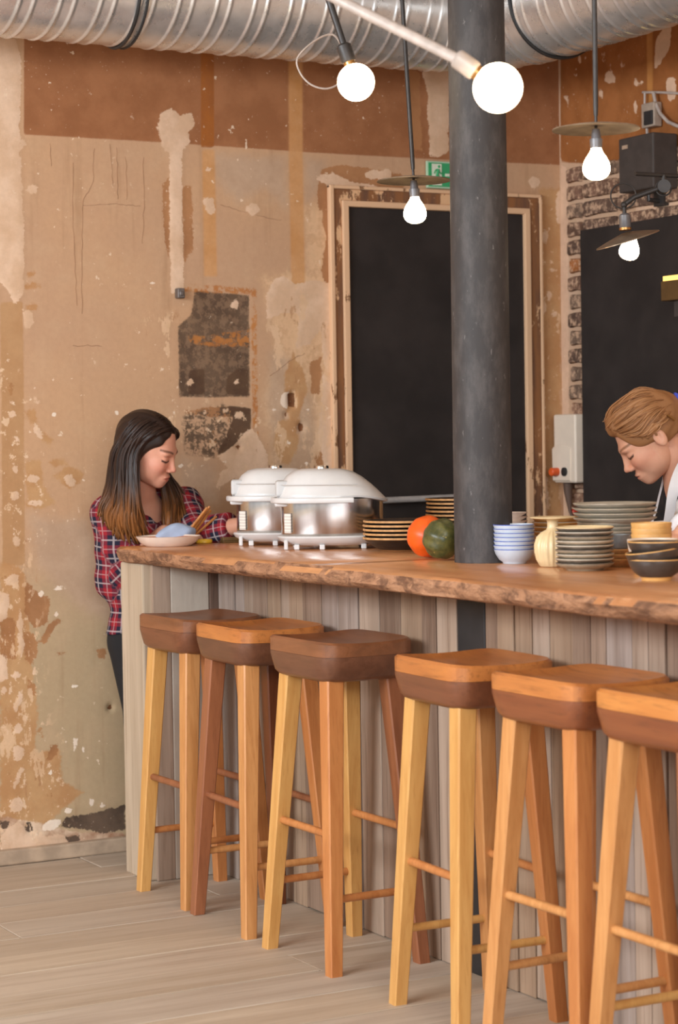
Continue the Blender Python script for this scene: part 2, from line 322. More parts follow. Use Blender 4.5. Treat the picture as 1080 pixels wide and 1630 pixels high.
# ------------------------------------------------------------------ back wall
def wp(px): return [(lambda q: (q.x, q.z))(ony(x, y, YW)) for x, y in px]
B = blob
LB = {
 'l_band': [[(38, -260), (38, 214), (250, 226), (500, 243), (700, 254), (900, 263), (900, -260)]],
 'l_dstripe': [[(319, -200), (340, -200), (341, 235), (320, 234)]],
 'l_stripe': [[(458, -200), (480, -200), (482, 240), (486, 460), (464, 462), (460, 240)], [(322, 238), (342, 238), (346, 440), (325, 440)]],
 'l_grey': [[(340, 245), (455, 250), (455, 330), (420, 300), (380, 320), (345, 290)], [(430, 560), (470, 570), (500, 640), (510, 760), (440, 760), (425, 640)],
            [(45, 820), (140, 830), (180, 950), (190, 1000), (120, 960), (60, 900)], [(290, 730), (340, 740), (350, 800), (290, 810)], [(485, 250), (520, 255), (512, 300), (488, 320)]],
 'l_brown': [[(514, 270), (545, 262), (640, 276), (645, 300), (532, 302), (530, 334), (508, 336), (505, 300)], [(510, 336), (530, 334), (531, 450), (520, 458), (512, 430), (520, 380)],
             [(494, 578), (513, 566), (512, 605), (508, 628), (496, 626)], [(500, 722), (516, 714), (514, 756), (498, 750)], [(258, 292), (272, 280), (272, 420), (262, 380)], [(290, 300), (306, 290), (308, 400), (292, 420)],
             [(40, 925), (62, 945), (80, 952), (76, 995), (56, 1000), (40, 980)], [(86, 985), (100, 986), (84, 1002), (74, 1025), (62, 1022), (70, 1005)],
             B(100, 1040, 9, 5), [(36, 1005), (54, 1010), (60, 1040), (52, 1060), (40, 1050)], [(44, 1080), (58, 1090), (54, 1108), (44, 1104)], [(0, 980), (22, 985), (26, 1050), (0, 1045)],
             [(80, 1188), (94, 1182), (92, 1200), (76, 1210)], B(162, 1040, 9, 12), B(345, 655, 60, 8), [(645, 110), (668, 112), (672, 240), (655, 236)]],
 'l_ochre': [[(0, 895), (38, 905), (46, 960), (50, 1060), (60, 1130), (56, 1200), (95, 1190), (100, 1245), (130, 1262), (100, 1290), (60, 1320), (0, 1330)],
             [(40, 735), (66, 732), (68, 770), (86, 800), (70, 808), (44, 806)], [(42, 655), (56, 650), (60, 680), (84, 700), (80, 714), (66, 700), (50, 684)], B(92, 738, 14, 7), [(84, 760), (104, 742), (136, 752), (126, 770), (112, 778)],
             B(50, 489, 11, 5), B(54, 455, 14, 6), B(50, 436, 9, 4), [(858, 300), (893, 300), (893, 860), (850, 860)], B(470, 620, 18, 60), B(455, 700, 22, 40)],
 'l_darkpatch': [[(284, 520), (306, 500), (310, 463), (396, 470), (398, 632), (286, 632)]],
 'l_darkspeck': [[(288, 664), (355, 642), (372, 660), (368, 716), (340, 728), (296, 722)]],
 'l_darkpatch2': [[(360, 645), (400, 650), (399, 690), (388, 712), (345, 725), (362, 690), (372, 665)], [(302, 590), (326, 586), (326, 628), (300, 628)], [(362, 600), (380, 586), (396, 588), (396, 630), (360, 628)]],
 'l_orange': [[(298, 532), (330, 536), (350, 530), (396, 526), (397, 552), (345, 552), (318, 549), (300, 542)], [(284, 452), (405, 458), (402, 468), (286, 464)], [(400, 460), (408, 460), (412, 720), (403, 720)]],
 'l_light': [[(0, 60), (26, 62), (34, 110), (30, 200), (32, 240), (36, 330), (38, 420), (36, 470), (24, 484), (10, 462), (-6, 440), (-60, 440), (-60, -200), (26, -200)],
             [(249, 200), (255, 180), (272, 172), (286, 184), (304, 180), (310, 198), (300, 212), (304, 226), (290, 240), (290, 340), (292, 395), (292, 466), (272, 466), (270, 395), (270, 245), (258, 232), (252, 214)],
             [(424, 470), (434, 446), (452, 440), (470, 452), (498, 446), (530, 452), (532, 600), (514, 580), (512, 520), (494, 548), (470, 556), (478, 500), (452, 498), (424, 510)],
             [(513, 596), (534, 600), (550, 596), (556, 770), (520, 760), (506, 690), (514, 640)], [(373, 706), (388, 690), (402, 682), (412, 698), (424, 720), (430, 756), (400, 774), (372, 762), (344, 776), (352, 752), (362, 744), (346, 726), (358, 720)],
             [(668, 90), (716, 90), (714, 240), (700, 250), (684, 250), (680, 150)], [(322, 316), (341, 314), (342, 336), (336, 342), (328, 334)], B(401, 333, 12, 11), B(375, 485, 7, 7), B(303, 608, 6, 5), B(377, 608, 5, 5), B(381, 661, 8, 6), B(360, 654, 5, 3), B(325, 655, 4, 3),
             [(36, 492), (50, 496), (54, 512), (46, 526), (38, 518)], B(52, 302, 9, 8), B(36, 230, 6, 8), [(48, 670), (58, 674), (70, 694), (64, 700), (52, 688)], B(60, 640, 5, 4), B(56, 634, 5, 3), [(98, 758), (112, 756), (122, 768), (116, 776), (104, 768)], B(52, 762, 9, 7), B(56, 800, 12, 4),
             B(20, 660, 6, 5), B(26, 700, 5, 4), B(18, 640, 4, 5), B(24, 790, 6, 9), B(26, 860, 5, 11), B(24, 745, 5, 8), B(20, 925, 14, 12), [(-4, 940), (14, 945), (12, 985), (-4, 990)], [(-4, 1040), (10, 1045), (13, 1080), (-4, 1085)],
             B(6, 1100, 6, 6), [(30, 965), (36, 990), (38, 1030), (31, 1060), (28, 1030)], B(26, 1075, 7, 7), [(34, 1095), (36, 1115), (24, 1135), (22, 1120)], B(28, 1160, 8, 10), B(28, 1200, 9, 13), [(36, 1215), (38, 1225), (22, 1260), (20, 1250)], B(26, 1280, 12, 14),
             [(0, 1330), (30, 1305), (45, 1330), (100, 1328), (112, 1345), (0, 1370)], B(332, 270, 5, 5), B(868, 378, 6, 14), B(850, 290, 9, 9), B(880, 430, 8, 3), B(882, 500, 5, 5), B(890, 330, 5, 30), B(874, 470, 4, 8), [(852, 730), (872, 760), (872, 850), (862, 850), (860, 790)],
             [(500, 282), (530, 274), (560, 290), (600, 295), (600, 304), (535, 302)], B(596, 278, 14, 7), B(615, 280, 10, 10)],
 'l_white': [[(66, 1316), (78, 1306), (96, 1304), (98, 1312), (84, 1322), (68, 1322)], B(108, 1290, 8, 5), B(146, 1276, 5, 8), B(163, 1282, 5, 5), B(120, 1092, 8, 4), B(105, 1102, 5, 2), B(143, 1092, 4, 2), [(104, 1176), (108, 1176), (106, 1190), (102, 1188)], [(117, 1174), (124, 1176), (121, 1200), (117, 1196)], B(133, 1193, 3, 6),
             B(65, 945, 5, 5), B(95, 936, 16, 3), B(90, 978, 4, 4), B(80, 1230, 4, 4), B(88, 1248, 2, 12), B(86, 660, 4, 4), B(186, 658, 4, 4), B(232, 656, 5, 3), B(276, 657, 3, 3), B(287, 741, 5, 4), B(322, 741, 3, 3), B(358, 735, 3, 3), B(437, 653, 4, 4), B(490, 652, 4, 3), B(455, 635, 9, 14), B(460, 705, 3, 4), B(488, 738, 3, 3), B(157, 448, 2, 4), B(172, 543, 2, 2), B(242, 451, 4, 2), B(210, 298, 2, 4)],
 'l_hole': [[(459, 626), (470, 624), (471, 648), (460, 647)], B(456, 660, 3, 6), B(380, 712, 4, 4), B(480, 680, 5, 8), B(176, 1126, 4, 6)],
 'l_darkbase': [[(104, 1302), (150, 1294), (200, 1282), (200, 1322), (160, 1326), (120, 1318), (98, 1316)], B(46, 1318, 6, 10), B(6, 1312, 8, 8), [(80, 1335), (130, 1330), (128, 1342), (84, 1344)]],
 'l_rubble': [[(0, 1300), (60, 1310), (110, 1322), (200, 1326), (200, 1345), (90, 1350), (0, 1362)]],
}
LB = {k: [wp(p) for p in v] for k, v in LB.items()}
LB['l_flake'] = [wp([(-20, 560), (40, 600), (70, 640), (90, 720), (140, 745), (130, 790), (70, 815), (45, 900), (60, 1000), (62, 1120), (110, 1200), (110, 1330), (-20, 1365)]), wp([(856, 300), (893, 300), (893, 870), (850, 870)]), wp([(275, 640), (420, 640), (440, 780), (285, 780)])]
LB['l_flake2'] = [wp([(425, 430), (556, 430), (556, 790), (430, 790)]), wp([(-20, 880), (60, 880), (70, 1100), (110, 1330), (-20, 1365)]), wp([(230, 500), (290, 500), (285, 720), (250, 640)])]
LB['l_tan'] = [wp([(0, 482), (36, 480), (38, 620), (40, 900), (4, 900), (2, 620)])]
LB['l_soft'] = [wp([(420, 440), (550, 430), (556, 780), (430, 780), (420, 640), (440, 560)]), wp([(486, 330), (530, 330), (530, 440), (490, 440)])]
SP = [('l_tan', (188, 146, 104), (180, 136, 94), 0.004, 0.003, 0.9, 0), ('l_soft', (222, 180, 138), (206, 164, 124), 0.03, 0.05, 0.6, 0), ('l_soft', (232, 194, 156), (224, 184, 144), 0.02, 0.02, 0.75, 9), ('l_grey', (184, 154, 128), (194, 164, 138), 0.02, 0.03, 0.8, 0),
      ('l_ochre', (198, 154, 108), (186, 136, 90), 0.018, 0.006, 0.9, 0),
      ('l_band', (150, 98, 64), (164, 110, 74), 0.002, 0.003, 1, 0),
      ('l_dstripe', (166, 98, 42), (150, 88, 42), 0.001, 0.003, 0.9, 0),
      ('l_stripe', (200, 142, 84), (210, 156, 104), 0.001, 0.006, 0.8, 0),
      ('l_brown', (176, 124, 82), (158, 108, 70), 0.014, 0.002, 0.9, 0),
      ('l_rubble', (226, 198, 170), (164, 118, 88), 0.012, 0.004, 1, 0),
      ('l_darkspeck', (112, 92, 74), (90, 72, 58), 0.01, 0.01, 0.95, 46),
      ('l_darkpatch', (102, 82, 66), (78, 60, 48), 0.006, 0.004, 0.97, 30),
      ('l_darkpatch', (110, 88, 70), (92, 72, 58), 0.006, 0.004, 0.80, 0),
      ('l_darkpatch2', (96, 72, 54), (84, 62, 48), 0.004, 0.003, 0.95, 0),
      ('l_orange', (192, 124, 62), (176, 110, 58), 0.008, 0.004, 0.85, 38),
      ('l_darkbase', (72, 58, 50), (104, 84, 70), 0.014, 0.002, 0.95, 0),
      ('l_light', (230, 197, 168), (214, 178, 146), 0.013, 0.0015, 0.95, 0),
      ('l_flake', (234, 202, 170), (220, 184, 148), 0.02, 0.03, 0.9, (24, 0.60, 0.8)), ('l_flake', (158, 110, 72), (176, 128, 84), 0.02, 0.03, 0.8, (17, 0.635, 0.7)),
      ('l_flake2', (232, 196, 160), (220, 182, 144), 0.02, 0.03, 0.7, (13, 0.56, 0.45)), ('l_flake2', (170, 122, 84), (186, 140, 100), 0.02, 0.03, 0.7, (21, 0.64, 0.4)),
      ('l_white', (244, 226, 206), (236, 214, 192), 0.007, 0.001, 1, 0),
      ('l_hole', (104, 66, 42), (126, 82, 54), 0.003, 0.001, 1, 0)]
wall_material('old_plaster', (194, 155, 123), (201, 160, 124), SP, low=(184, 161, 127))
wb = grid_wall('wall_back', MATS['old_plaster'], -2.6, XR + 0.02, 0, 3.2, 0.0105, lambda a, z, o: np.stack([a, YW - o, z], 1), LB,
               {'l_light': 0.0018, 'l_brown': -0.001, 'l_hole': -0.015, 'l_darkpatch': -0.0015, 'l_band': 0.001, 'l_darkbase': -0.003, 'l_white': 0.001})
tag(wb, 'scraped beige plaster back wall with a brown painted band on top', 'wall', kind='structure')
tag(MB().box((-2.6, YW - 0.034, 0), (2.86, YW, 0.05)).build('baseboard_back', MATS['grey_trim'], smooth=False, bevel=0.006), 'low pale grey baseboard along the scraped wall', 'baseboard', kind='structure')

flat('crack_dark', (158, 120, 90), 0.95)
for pts in ([(132, 327), (160, 325), (185, 324), (205, 327), (226, 328)], [(117, 260), (116, 330), (119, 420), (124, 500)], [(150, 235), (148, 290), (132, 320), (131, 400), (130, 520)], [(186, 235), (187, 290), (188, 322)], [(115, 551), (140, 550), (166, 551)], [(175, 230), (178, 270), (180, 300)], [(80, 228), (81, 270)], [(200, 250), (203, 300), (202, 322)], [(228, 250), (229, 330), (226, 400)], [(350, 325), (380, 335), (420, 345), (455, 352)], [(430, 600), (460, 575), (490, 560)]):
    g_ = random.Random(int(pts[0][0])); pl = []
    for (xa, ya), (xb, yb) in zip(pts[:-1], pts[1:]):
        for k in range(6): pl.append((xa + (xb - xa) * k / 6 + g_.uniform(-1.2, 1.2), ya + (yb - ya) * k / 6 + g_.uniform(-1.2, 1.2)))
    MB().tube([ony(*q, YW - 0.0005) for q in pl], [g_.uniform(0.0004, 0.0011) for _ in pl], 5).build('crack', MATS['crack_dark'], wb)
# small metal cable end on the wall, below the white filled groove
q = ony(283, 466, YW)
tag(MB().box((q.x - 0.012, YW - 0.03, q.z - 0.02), (q.x + 0.014, YW - 0.002, q.z + 0.014)).box((q.x - 0.006, YW - 0.034, q.z - 0.012), (q.x + 0.008, YW - 0.028, q.z + 0.004)).build('cable_outlet', flat('outlet_metal', (120, 112, 108), 0.5, 0.6), bevel=0.003), 'small grey cable outlet at foot of the white filled groove', 'outlet')

# ------------------------------------------------------------------ blackened doorway with peeling surround
d1 = tag(empty('door_1', (4.0, YW, 0)), 'tall black board filling a doorway with a peeling surround', 'door', kind='structure')
def dbx(name, x0, x1, z0, z1, t, mat, bev=0.004):
    return MB().box((x0 - 4.0, -t, z0), (x1 - 4.0, 0.002, z1)).build(name, MATS[mat], d1, smooth=False, bevel=bev)
dbx('panel', 3.630, 4.380, 0, 2.200, 0.008, 'black_board')
dbx('plaster_strip', 3.606, 3.632, 0, 2.205, 0.024, 'plaster_edge'); dbx('plaster_strip', 4.376, 4.402, 0, 2.205, 0.024, 'plaster_edge')
dbx('jamb', 3.574, 3.606, 0, 2.245, 0.016, 'peeling_jamb'); dbx('jamb', 4.402, 4.445, 0, 2.245, 0.018, 'peeling_jamb')
dbx('plaster_strip', 3.556, 3.574, 0, 2.275, 0.022, 'plaster_edge'); dbx('plaster_strip', 4.445, 4.458, 0, 2.275, 0.02, 'plaster_edge')
dbx('plaster_strip', 3.606, 4.402, 2.200, 2.222, 0.023, 'plaster_edge'); dbx('head_board', 3.574, 4.445, 2.222, 2.262, 0.015, 'peeling_jamb'); dbx('plaster_strip', 3.556, 4.458, 2.262, 2.275, 0.021, 'plaster_edge')
# light grey rail across the black board
q0, q1 = ony(600, 797, YW - 0.05), ony(745, 789, YW - 0.05)
rl = tag(empty('rail', (q0.x, YW - 0.05, q0.z)), 'light grey horizontal rail across the black doorway board', 'rail')
MB().tube([(0, 0, 0), (q1.x - q0.x, 0, 0.004)], 0.0115, 12).build('bar', flat('rail_grey', (168, 162, 158), 0.4), rl)
for a in (0.02, q1.x - q0.x - 0.02): MB().tube([(a, 0, 0), (a, 0.042, 0)], 0.008, 10).build('bracket', MATS['rail_grey'], rl)

# ------------------------------------------------------------------ right wall with bricks
def wpr(px): return [(lambda q: (q.y, q.z))(onx(x, y, XR)) for x, y in px]
LR = {'l_band': [[(893, -300), (893, 258), (960, 262), (1090, 250), (1500, 240), (1500, -300)]],
      'l_stripe': [[(1030, 0), (1040, 0), (1040, 200), (1032, 200)], [(1036, 300), (1054, 296), (1056, 345), (1034, 350)]],
      'l_light': [[(1042, 112), (1046, 60), (1062, 40), (1070, 44), (1068, 76), (1054, 100)], [(1062, 130), (1066, 122), (1078, 126), (1076, 160), (1064, 164)], B(972, 125, 9, 11), B(970, 104, 8, 4), B(993, 104, 3, 10), B(962, 90, 3, 10), B(1012, 128, 4, 7), B(1022, 134, 6, 6), B(1013, 172, 4, 12), B(958, 150, 4, 10), B(906, 160, 2, 12), B(924, 94, 3, 8), B(932, 104, 2, 5), B(914, 150, 3, 2), B(898, 156, 2, 4),
                  [(893, 262), (905, 268), (907, 700), (905, 860), (893, 860)], [(1020, 300), (1090, 290), (1090, 350), (1010, 350)]]}
LR = {k: [wpr(p) for p in v] for k, v in LR.items()}
wall_material('old_plaster_side', (210, 178, 152), (200, 164, 134), [('l_band', (150, 92, 48), (166, 104, 58), 0.003, 0.004, 1, 0), ('l_stripe', (196, 134, 72), (204, 146, 88), 0.001, 0.006, 0.8, 0), ('l_light', (226, 190, 160), (214, 178, 150), 0.008, 0.0015, 1, 0)], low=(196, 170, 140))
wr = grid_wall('wall_right', MATS['old_plaster_side'], -2.4, YW, 0, 3.2, 0.02, lambda a, z, o: np.stack([XR - o, a, z], 1), LR, {'l_light': 0.0015, 'l_band': 0.001})
me = wr.data; me.flip_normals()
tag(wr, 'right wall of bared dark bricks in pale mortar under brown paint', 'wall', kind='structure')
bricks = []
for i in range(5):
    L, Hh, D = (0.205, 0.052, 0.016) if i < 3 else (0.085, 0.052, 0.016)
    g = random.Random(i); mb = MB(); n = 5
    prof = [(-0.5, -0.42), (-0.46, -0.5), (0.0, -0.47 - 0.04 * g.random()), (0.46, -0.5), (0.5, -0.4), (0.5, 0.4), (0.45, 0.5), (0.1, 0.46 + 0.05 * g.random()), (-0.45, 0.5), (-0.5, 0.42)]
    prof = [(a + g.uniform(-0.02, 0.02), b + g.uniform(-0.05, 0.05)) for a, b in prof]
    mb.rings([[(0.004, a * L, b * Hh) for a, b in prof], [(-D * 0.6, a * L, b * Hh) for a, b in prof], [(-D, a * L * 0.96, b * Hh * 0.88) for a, b in prof]])
    bricks.append(mb)
meshes = {}
def brick(y, z, kind, col):
    k = (kind, col)
    if k not in meshes: meshes[k] = bricks[kind].mesh('brick', MATS['brick_%d' % col], True); auto_smooth(meshes[k], 50)
    o = bpy.data.objects.new('brick', meshes[k]); COL.objects.link(o); o.parent = wr; o.location = (XR, y, z)
for rrow in range(19):
    z = 2.342 - rrow * 0.067
    if z > 2.09:
        yy = 6.535 - (0.0 if rrow % 2 else 0.0)
        brick(yy - 0.0425, z, 3 + rrow % 2, rnd.choice([0, 1, 4])); yy -= 0.085 + 0.014
        while yy > 5.75:
            brick(yy - 0.1025, z, rnd.randrange(3), rnd.choice([0, 1, 2, 4, 0, 1])); yy -= 0.205 + 0.014
    else:
        brick(6.535 - 0.0425 - (0.012 if rrow % 2 else 0), z, 3 + rrow % 2, 3 if rrow == 5 else rnd.choice([0, 1, 4, 2]))
bd = tag(MB().box((-0.03, -1.9, 0), (0.0, 0, 2.128)).build('chalkboard', MATS['black_board'], None, smooth=False, bevel=0.004, loc=(XR - 0.016, onx(925, 500, XR - 0.046).y, 0.0)), 'large black board against the brick wall behind the cook', 'board')

# ------------------------------------------------------------------ bar: frame, planks, slab
bar = tag(empty('bar_counter', (2.855, 6.0, 0)), 'long bar front of weathered grey-brown vertical planks with a pale end post', 'bar counter')
def lb(name, lo, hi, mat, bev=0.003): # world box under bar
    return MB().box((0, 0, 0), (hi[0] - lo[0], hi[1] - lo[1], hi[2] - lo[2])).build(name, MATS[mat], bar, smooth=False, bevel=bev, loc=(lo[0] - 2.855, lo[1] - 6.0, lo[2]))
lb('end_post', (2.600, 6.085, 0), (2.690, 6.262, 0.998), 'post_beam', 0.006)
lb('post_side_board', (2.628, 6.070, 0), (2.690, 6.0855, 0.998), 'bar_plank_1', 0.003)
# end board: boards of the inner face, parallel to the back wall
xs = [2.6905, 2.845, 2.90]
lb('end_board', (2.690, 6.070, 0), (2.822, 6.10, 0.998), 'white_washed_board'); lb('end_board', (2.824, 6.068, 0), (2.862, 6.10, 0.998), 'dark_stained_board')
lb('end_board', (2.862, 6.074, 0), (3.10, 6.10, 0.998), 'bar_plank_3'); lb('end_board', (3.102, 6.074, 0), (3.38, 6.10, 0.998), 'bar_plank_1')
lb('backing', (2.882, 2.6, 0), (2.905, 6.066, 0.996), 'dark_stained_board')
y = 6.066
while y > 2.62:
    w = rnd.choice([0.062, 0.075, 0.09, 0.1, 0.115]); y2 = y - w
    if y > 4.635 and y2 < 4.70: y2 = 4.635
    if 4.51 < y <= 4.6351:
        y = 4.500; continue
    th = rnd.uniform(-0.004, 0.003)
    lb('plank', (2.855 + th, y2 + 0.0015, rnd.uniform(0, 0.004)), (2.881, y - 0.0015, 0.997), 'bar_plank_%d' % rnd.randrange(5), 0.0025)
    y = y2
flat('black_steel', (40, 38, 38), 0.6, 0.0, var=0.25, scale=12)
lb('steel_post', (2.857, 4.502, 0), (2.881, 4.633, 0.997), 'black_steel', 0.003)
lb('back_panel', (3.36, 2.6, 0), (3.38, 6.074, 0.997), 'bar_plank_1')

slab = MB(); N = 240; ys = [6.205 - 3.7 * i / N for i in range(N + 1)]
g = np.random.RandomState(3)
def wav(y, k): return 0.010 * math.sin(3.1 * y + k) + 0.006 * math.sin(9.7 * y + 2.1 * k) + 0.0035 * math.sin(27 * y + 3 * k) + 0.0025 * g.uniform(-1, 1)
rings = []
for i, yy in enumerate(ys):
    c0 = wav(yy, 0.3); edge = [(2.578 + c0 + 0.003, 1.0500), (2.569 + c0 + 0.4 * wav(yy, 5), 1.043), (2.562 + c0 + 0.6 * wav(yy, 1), 1.030), (2.566 + c0 + 0.6 * wav(yy, 2.0), 1.016), (2.578 + c0 + 0.4 * wav(yy, 3), 1.004), (2.60 + c0, 0.9980)]
    ye = lambda x: yy - (x - 2.57) * 0.10 * max(0.0, 1 - i / 60)
    rings.append([(x, ye(x), z) for x, z in edge] + [(3.42, ye(3.42), 0.998), (3.43, ye(3.43), 1.02), (3.42, ye(3.42), 1.05)])
slab.rings(rings); so = slab.build('worktop', [MATS['slab_top'], MATS['live_edge']], None, angle=50)
for p in so.data.polygons:
    c = p.center
    if p.normal.z < 0.75 and (c.x < 2.62 or c.y > 6.1): p.material_index = 1
tag(so, 'thick live-edge timber slab topping the plank bar', 'bar top')

# ------------------------------------------------------------------ black column
t = NT('column_paint'); v = t.coord('Object', (1, 1, 0.35), False); n = t.noise(v, 26, 6, 0.7); n2 = t.noise(v, 90, 3, 0.6)
c = t.mix(t.rng(n, 0.4, 0.72), lin((58, 54, 53)), lin((80, 75, 73))); c = t.mix(t.rng(n2, 0.66, 0.74, 0, 0.5), c, lin((140, 136, 132)))
t.bump(n, 0.25, 0.003); t.done(c, 0.6, 0, 0.35)
cm = MB(); cm.lathe([(0.0765, 1.0505), (0.0765, 1.4), (0.0745, 2.2), (0.072, 3.198)], 48)
tag(cm.build('column', MATS['column_paint'], None, loc=(2.978, 4.692, 0)), 'round charcoal cast-iron column rising from the bar top', 'column')

# ------------------------------------------------------------------ ventilation duct
t = NT('galvanised'); v = t.coord('Object', (1, 1, 1), False); n = t.noise(v, 14, 4, 0.6); n2 = t.noise(v, 70, 3)
c = t.mix(t.rng(n, 0.3, 0.7), lin((206, 203, 200)), lin((224, 221, 218))); r = t.rng(n, 0.3, 0.7, 0.24, 0.36); t.bump(n2, 0.05, 0.003); t.done(c, r, 0.68)
flat('rubber_black', (36, 34, 34), 0.5)
ZD, RD = 2.812, 0.185
path = [(0.8, 6.20)]; x = 0.8
while x < 3.70: x += 0.004; path.append((x, 6.20))
cxe, cye, RE = 3.70, 5.90, 0.30
for i in range(1, 121): a = PI / 2 - (PI / 2) * i / 120; path.append((cxe + RE * math.cos(a), cye + RE * math.sin(a)))
yq = path[-1][1]
while yq > 3.4: yq -= 0.004; path.append((4.00, yq))
rings = []; s = 0; ND = 56; prevp = path[0]
def duct_ring(i, rad_fn):
    p = path[i]; a = path[max(i - 1, 0)]; b = path[min(i + 1, len(path) - 1)]
    tx, ty = b[0] - a[0], b[1] - a[1]; l = math.hypot(tx, ty); tx /= l; ty /= l
    return [(p[0] + rad_fn(j) * math.cos(2 * PI * j / ND) * ty, p[1] - rad_fn(j) * math.cos(2 * PI * j / ND) * tx, ZD + rad_fn(j) * math.sin(2 * PI * j / ND)) for j in range(ND)]
for i in range(len(path)):
    if i: s += math.hypot(path[i][0] - path[i - 1][0], path[i][1] - path[i - 1][1])
    def rf(j, s=s):
        ph = ((s - 0.128 * j / ND) % 0.128); w = 0.0
        for c0 in (0.03, 0.074):
            dd = abs(ph - c0)
            if dd < 0.0065: w = max(w, (1 - (dd / 0.0065) ** 2) * 0.0045)
        return RD + w
    rings.append(duct_ring(i, rf))
dc = tag(empty('ventilation_duct', (3.0, 6.2, ZD)), 'shiny ribbed galvanised air duct bending along the ceiling', 'duct')
db = MB().rings(rings, False, False).build('pipe', MATS['galvanised'], None, angle=60); db.parent = dc; db.location = (-3.0, -6.2, -ZD)
for px, w in ((2.605, 0.006), (2.632, 0.004)):
    i = min(range(len(path)), key=lambda k: abs(path[k][0] - px) if path[k][1] > 6.19 else 9)
    k = MB().tube([Vector(p) for p in duct_ring(i, lambda j: RD + 0.006)] + [Vector(duct_ring(i, lambda j: RD + 0.006)[0])], w, 8, caps=False).build('clamp_band', MATS['rubber_black'], dc); k.location = (-3.0, -6.2, -ZD)
i = min(range(len(path)), key=lambda k: abs(path[k][1] - 5.80) if path[k][0] > 3.99 else 9)
k = MB().tube([Vector(p) for p in duct_ring(i, lambda j: RD + 0.006)] + [Vector(duct_ring(i, lambda j: RD + 0.006)[0])], 0.006, 8, caps=False).build('clamp_band', MATS['rubber_black'], dc); k.location = (-3.0, -6.2, -ZD)
# ------------------------------------------------------------------ bar stools
for i, (a, b, c) in enumerate([((216, 164, 96), (202, 146, 80), (182, 124, 62)), ((200, 132, 76), (182, 112, 60), (160, 94, 48)), ((158, 98, 64), (138, 82, 52), (120, 70, 44)),
                               ((210, 150, 92), (192, 130, 74), (170, 108, 58)), ((112, 58, 28), (92, 46, 22), (80, 40, 20))]):
    wood('stool_leg_%d' % i, a, b, c, axis=2, scale=30, stretch=0.07, rough=0.33, bump=0.05, coat=0.15)
for i, (a, b) in enumerate([((98, 62, 44), (118, 76, 54)), ((108, 64, 42), (128, 78, 52)), ((124, 68, 40), (142, 82, 48))]):
    wood('seat_walnut_%d' % i, a, b, (94, 54, 34), axis=1, scale=22, stretch=0.1, rough=0.35, bump=0.06, coat=0.15)
for i, (a, b) in enumerate([((118, 74, 48), (142, 90, 58)), ((176, 106, 54), (196, 124, 64)), ((190, 118, 58), (206, 136, 70))]):
    wood('seat_top_%d' % i, a, b, (116, 68, 36), axis=1, scale=18, stretch=0.12, rough=0.35, bump=0.06, coat=0.15)

SZ, ST = 0.857, 0.108
def seat_ring(hx, hy, z, dish=0.0, n=64, p=7.0):
    out = []
    for j in range(n):
        a = 2 * PI * j / n; c, s = math.cos(a), math.sin(a)
        k = (abs(c) ** p + abs(s) ** p) ** (-1.0 / p)
        x, y = hx * k * c, hy * k * s
        out.append((x, y, z - dish * max(0.0, 1 - (x / hx) ** 2) * (0.55 + 0.45 * (1 - (y / hy) ** 2))))
    return out
def make_stool(name, lab, y, legs, rung, block, top, rz=0.0, x=2.672, fy=0.172):
    t = empty(name, (x, y, 0), rz); tag(t, lab, 'bar stool', 'wooden bar stools along the plank bar front')
    HX, HY = 0.142, 0.170; zc = SZ - 0.040
    MB().rings([seat_ring(HX - 0.030, HY - 0.032, SZ - ST), seat_ring(HX - 0.018, HY - 0.019, SZ - ST + 0.005), seat_ring(HX - 0.009, HY - 0.010, SZ - ST + 0.016), seat_ring(HX, HY, zc - 0.01), seat_ring(HX, HY, zc, 0.004)]).build('seat_block', MATS['seat_walnut_%d' % block], t, angle=30)
    rr = [seat_ring(HX, HY, zc + 0.0006, 0.004), seat_ring(HX, HY, SZ - 0.006, 0.012), seat_ring(HX - 0.006, HY - 0.006, SZ, 0.013)]
    for k in (0.8, 0.55, 0.3, 0.08): 
        rr.append([(x_, y_, SZ - 0.022 * max(0, 1 - (x_ / HX) ** 2) * (0.6 + 0.4 * (1 - (y_ / HY) ** 2))) for x_, y_, _ in seat_ring(HX * k, HY * k, 0)])
    MB().rings(rr).build('seat_top', [MATS['seat_top_%d' % top]], t, angle=30)
    P = {}
    for i, (sx, sy) in enumerate(((-1, 1), (-1, -1), (1, 1), (1, -1))):
        a = Vector((sx * 0.088, sy * 0.112, SZ - ST + 0.012)); b = Vector((sx * 0.132, sy * fy, 0.0)); P[(sx, sy)] = (a, b)
        m = MB(); rings = []
        for k in range(9):
            f = k / 8; c = a.lerp(b, f); h = 0.0250 - 0.0075 * f ** 1.1; ch = 0.16 * h
            rings.append([(c.x + u, c.y + w, c.z) for u, w in ((h, -h + ch), (h, h - ch), (h - ch, h), (-h + ch, h), (-h, h - ch), (-h, -h + ch), (-h + ch, -h), (h - ch, -h))])
        m.rings(rings[::-1]).build('leg', MATS['stool_leg_%d' % legs[i]], t, smooth=False)
    def at_z(k, z): a, b = P[k]; return a.lerp(b, (a.z - z) / (a.z - b.z))
    for ka, kb, z, ax in (((-1, 1), (-1, -1), 0.355, 1), ((1, 1), (1, -1), 0.352, 1), ((-1, 1), (1, 1), 0.185, 0), ((-1, -1), (1, -1), 0.192, 0)):
        a, b = at_z(ka, z), at_z(kb, z); d = (b - a).normalized() * 0.012
        MB().tube([a - d, b + d], 0.0105, 12).build('rung', MATS['stool_leg_%d' % rung[0 if ax else 1]], t)
    return t
make_stool('bar_stool', 'wooden bar stool nearest the plaid-shirted woman, beside the pale end post', 5.818, (0, 3, 1, 1), (2, 1), 1, 0, 0.02, fy=0.158)
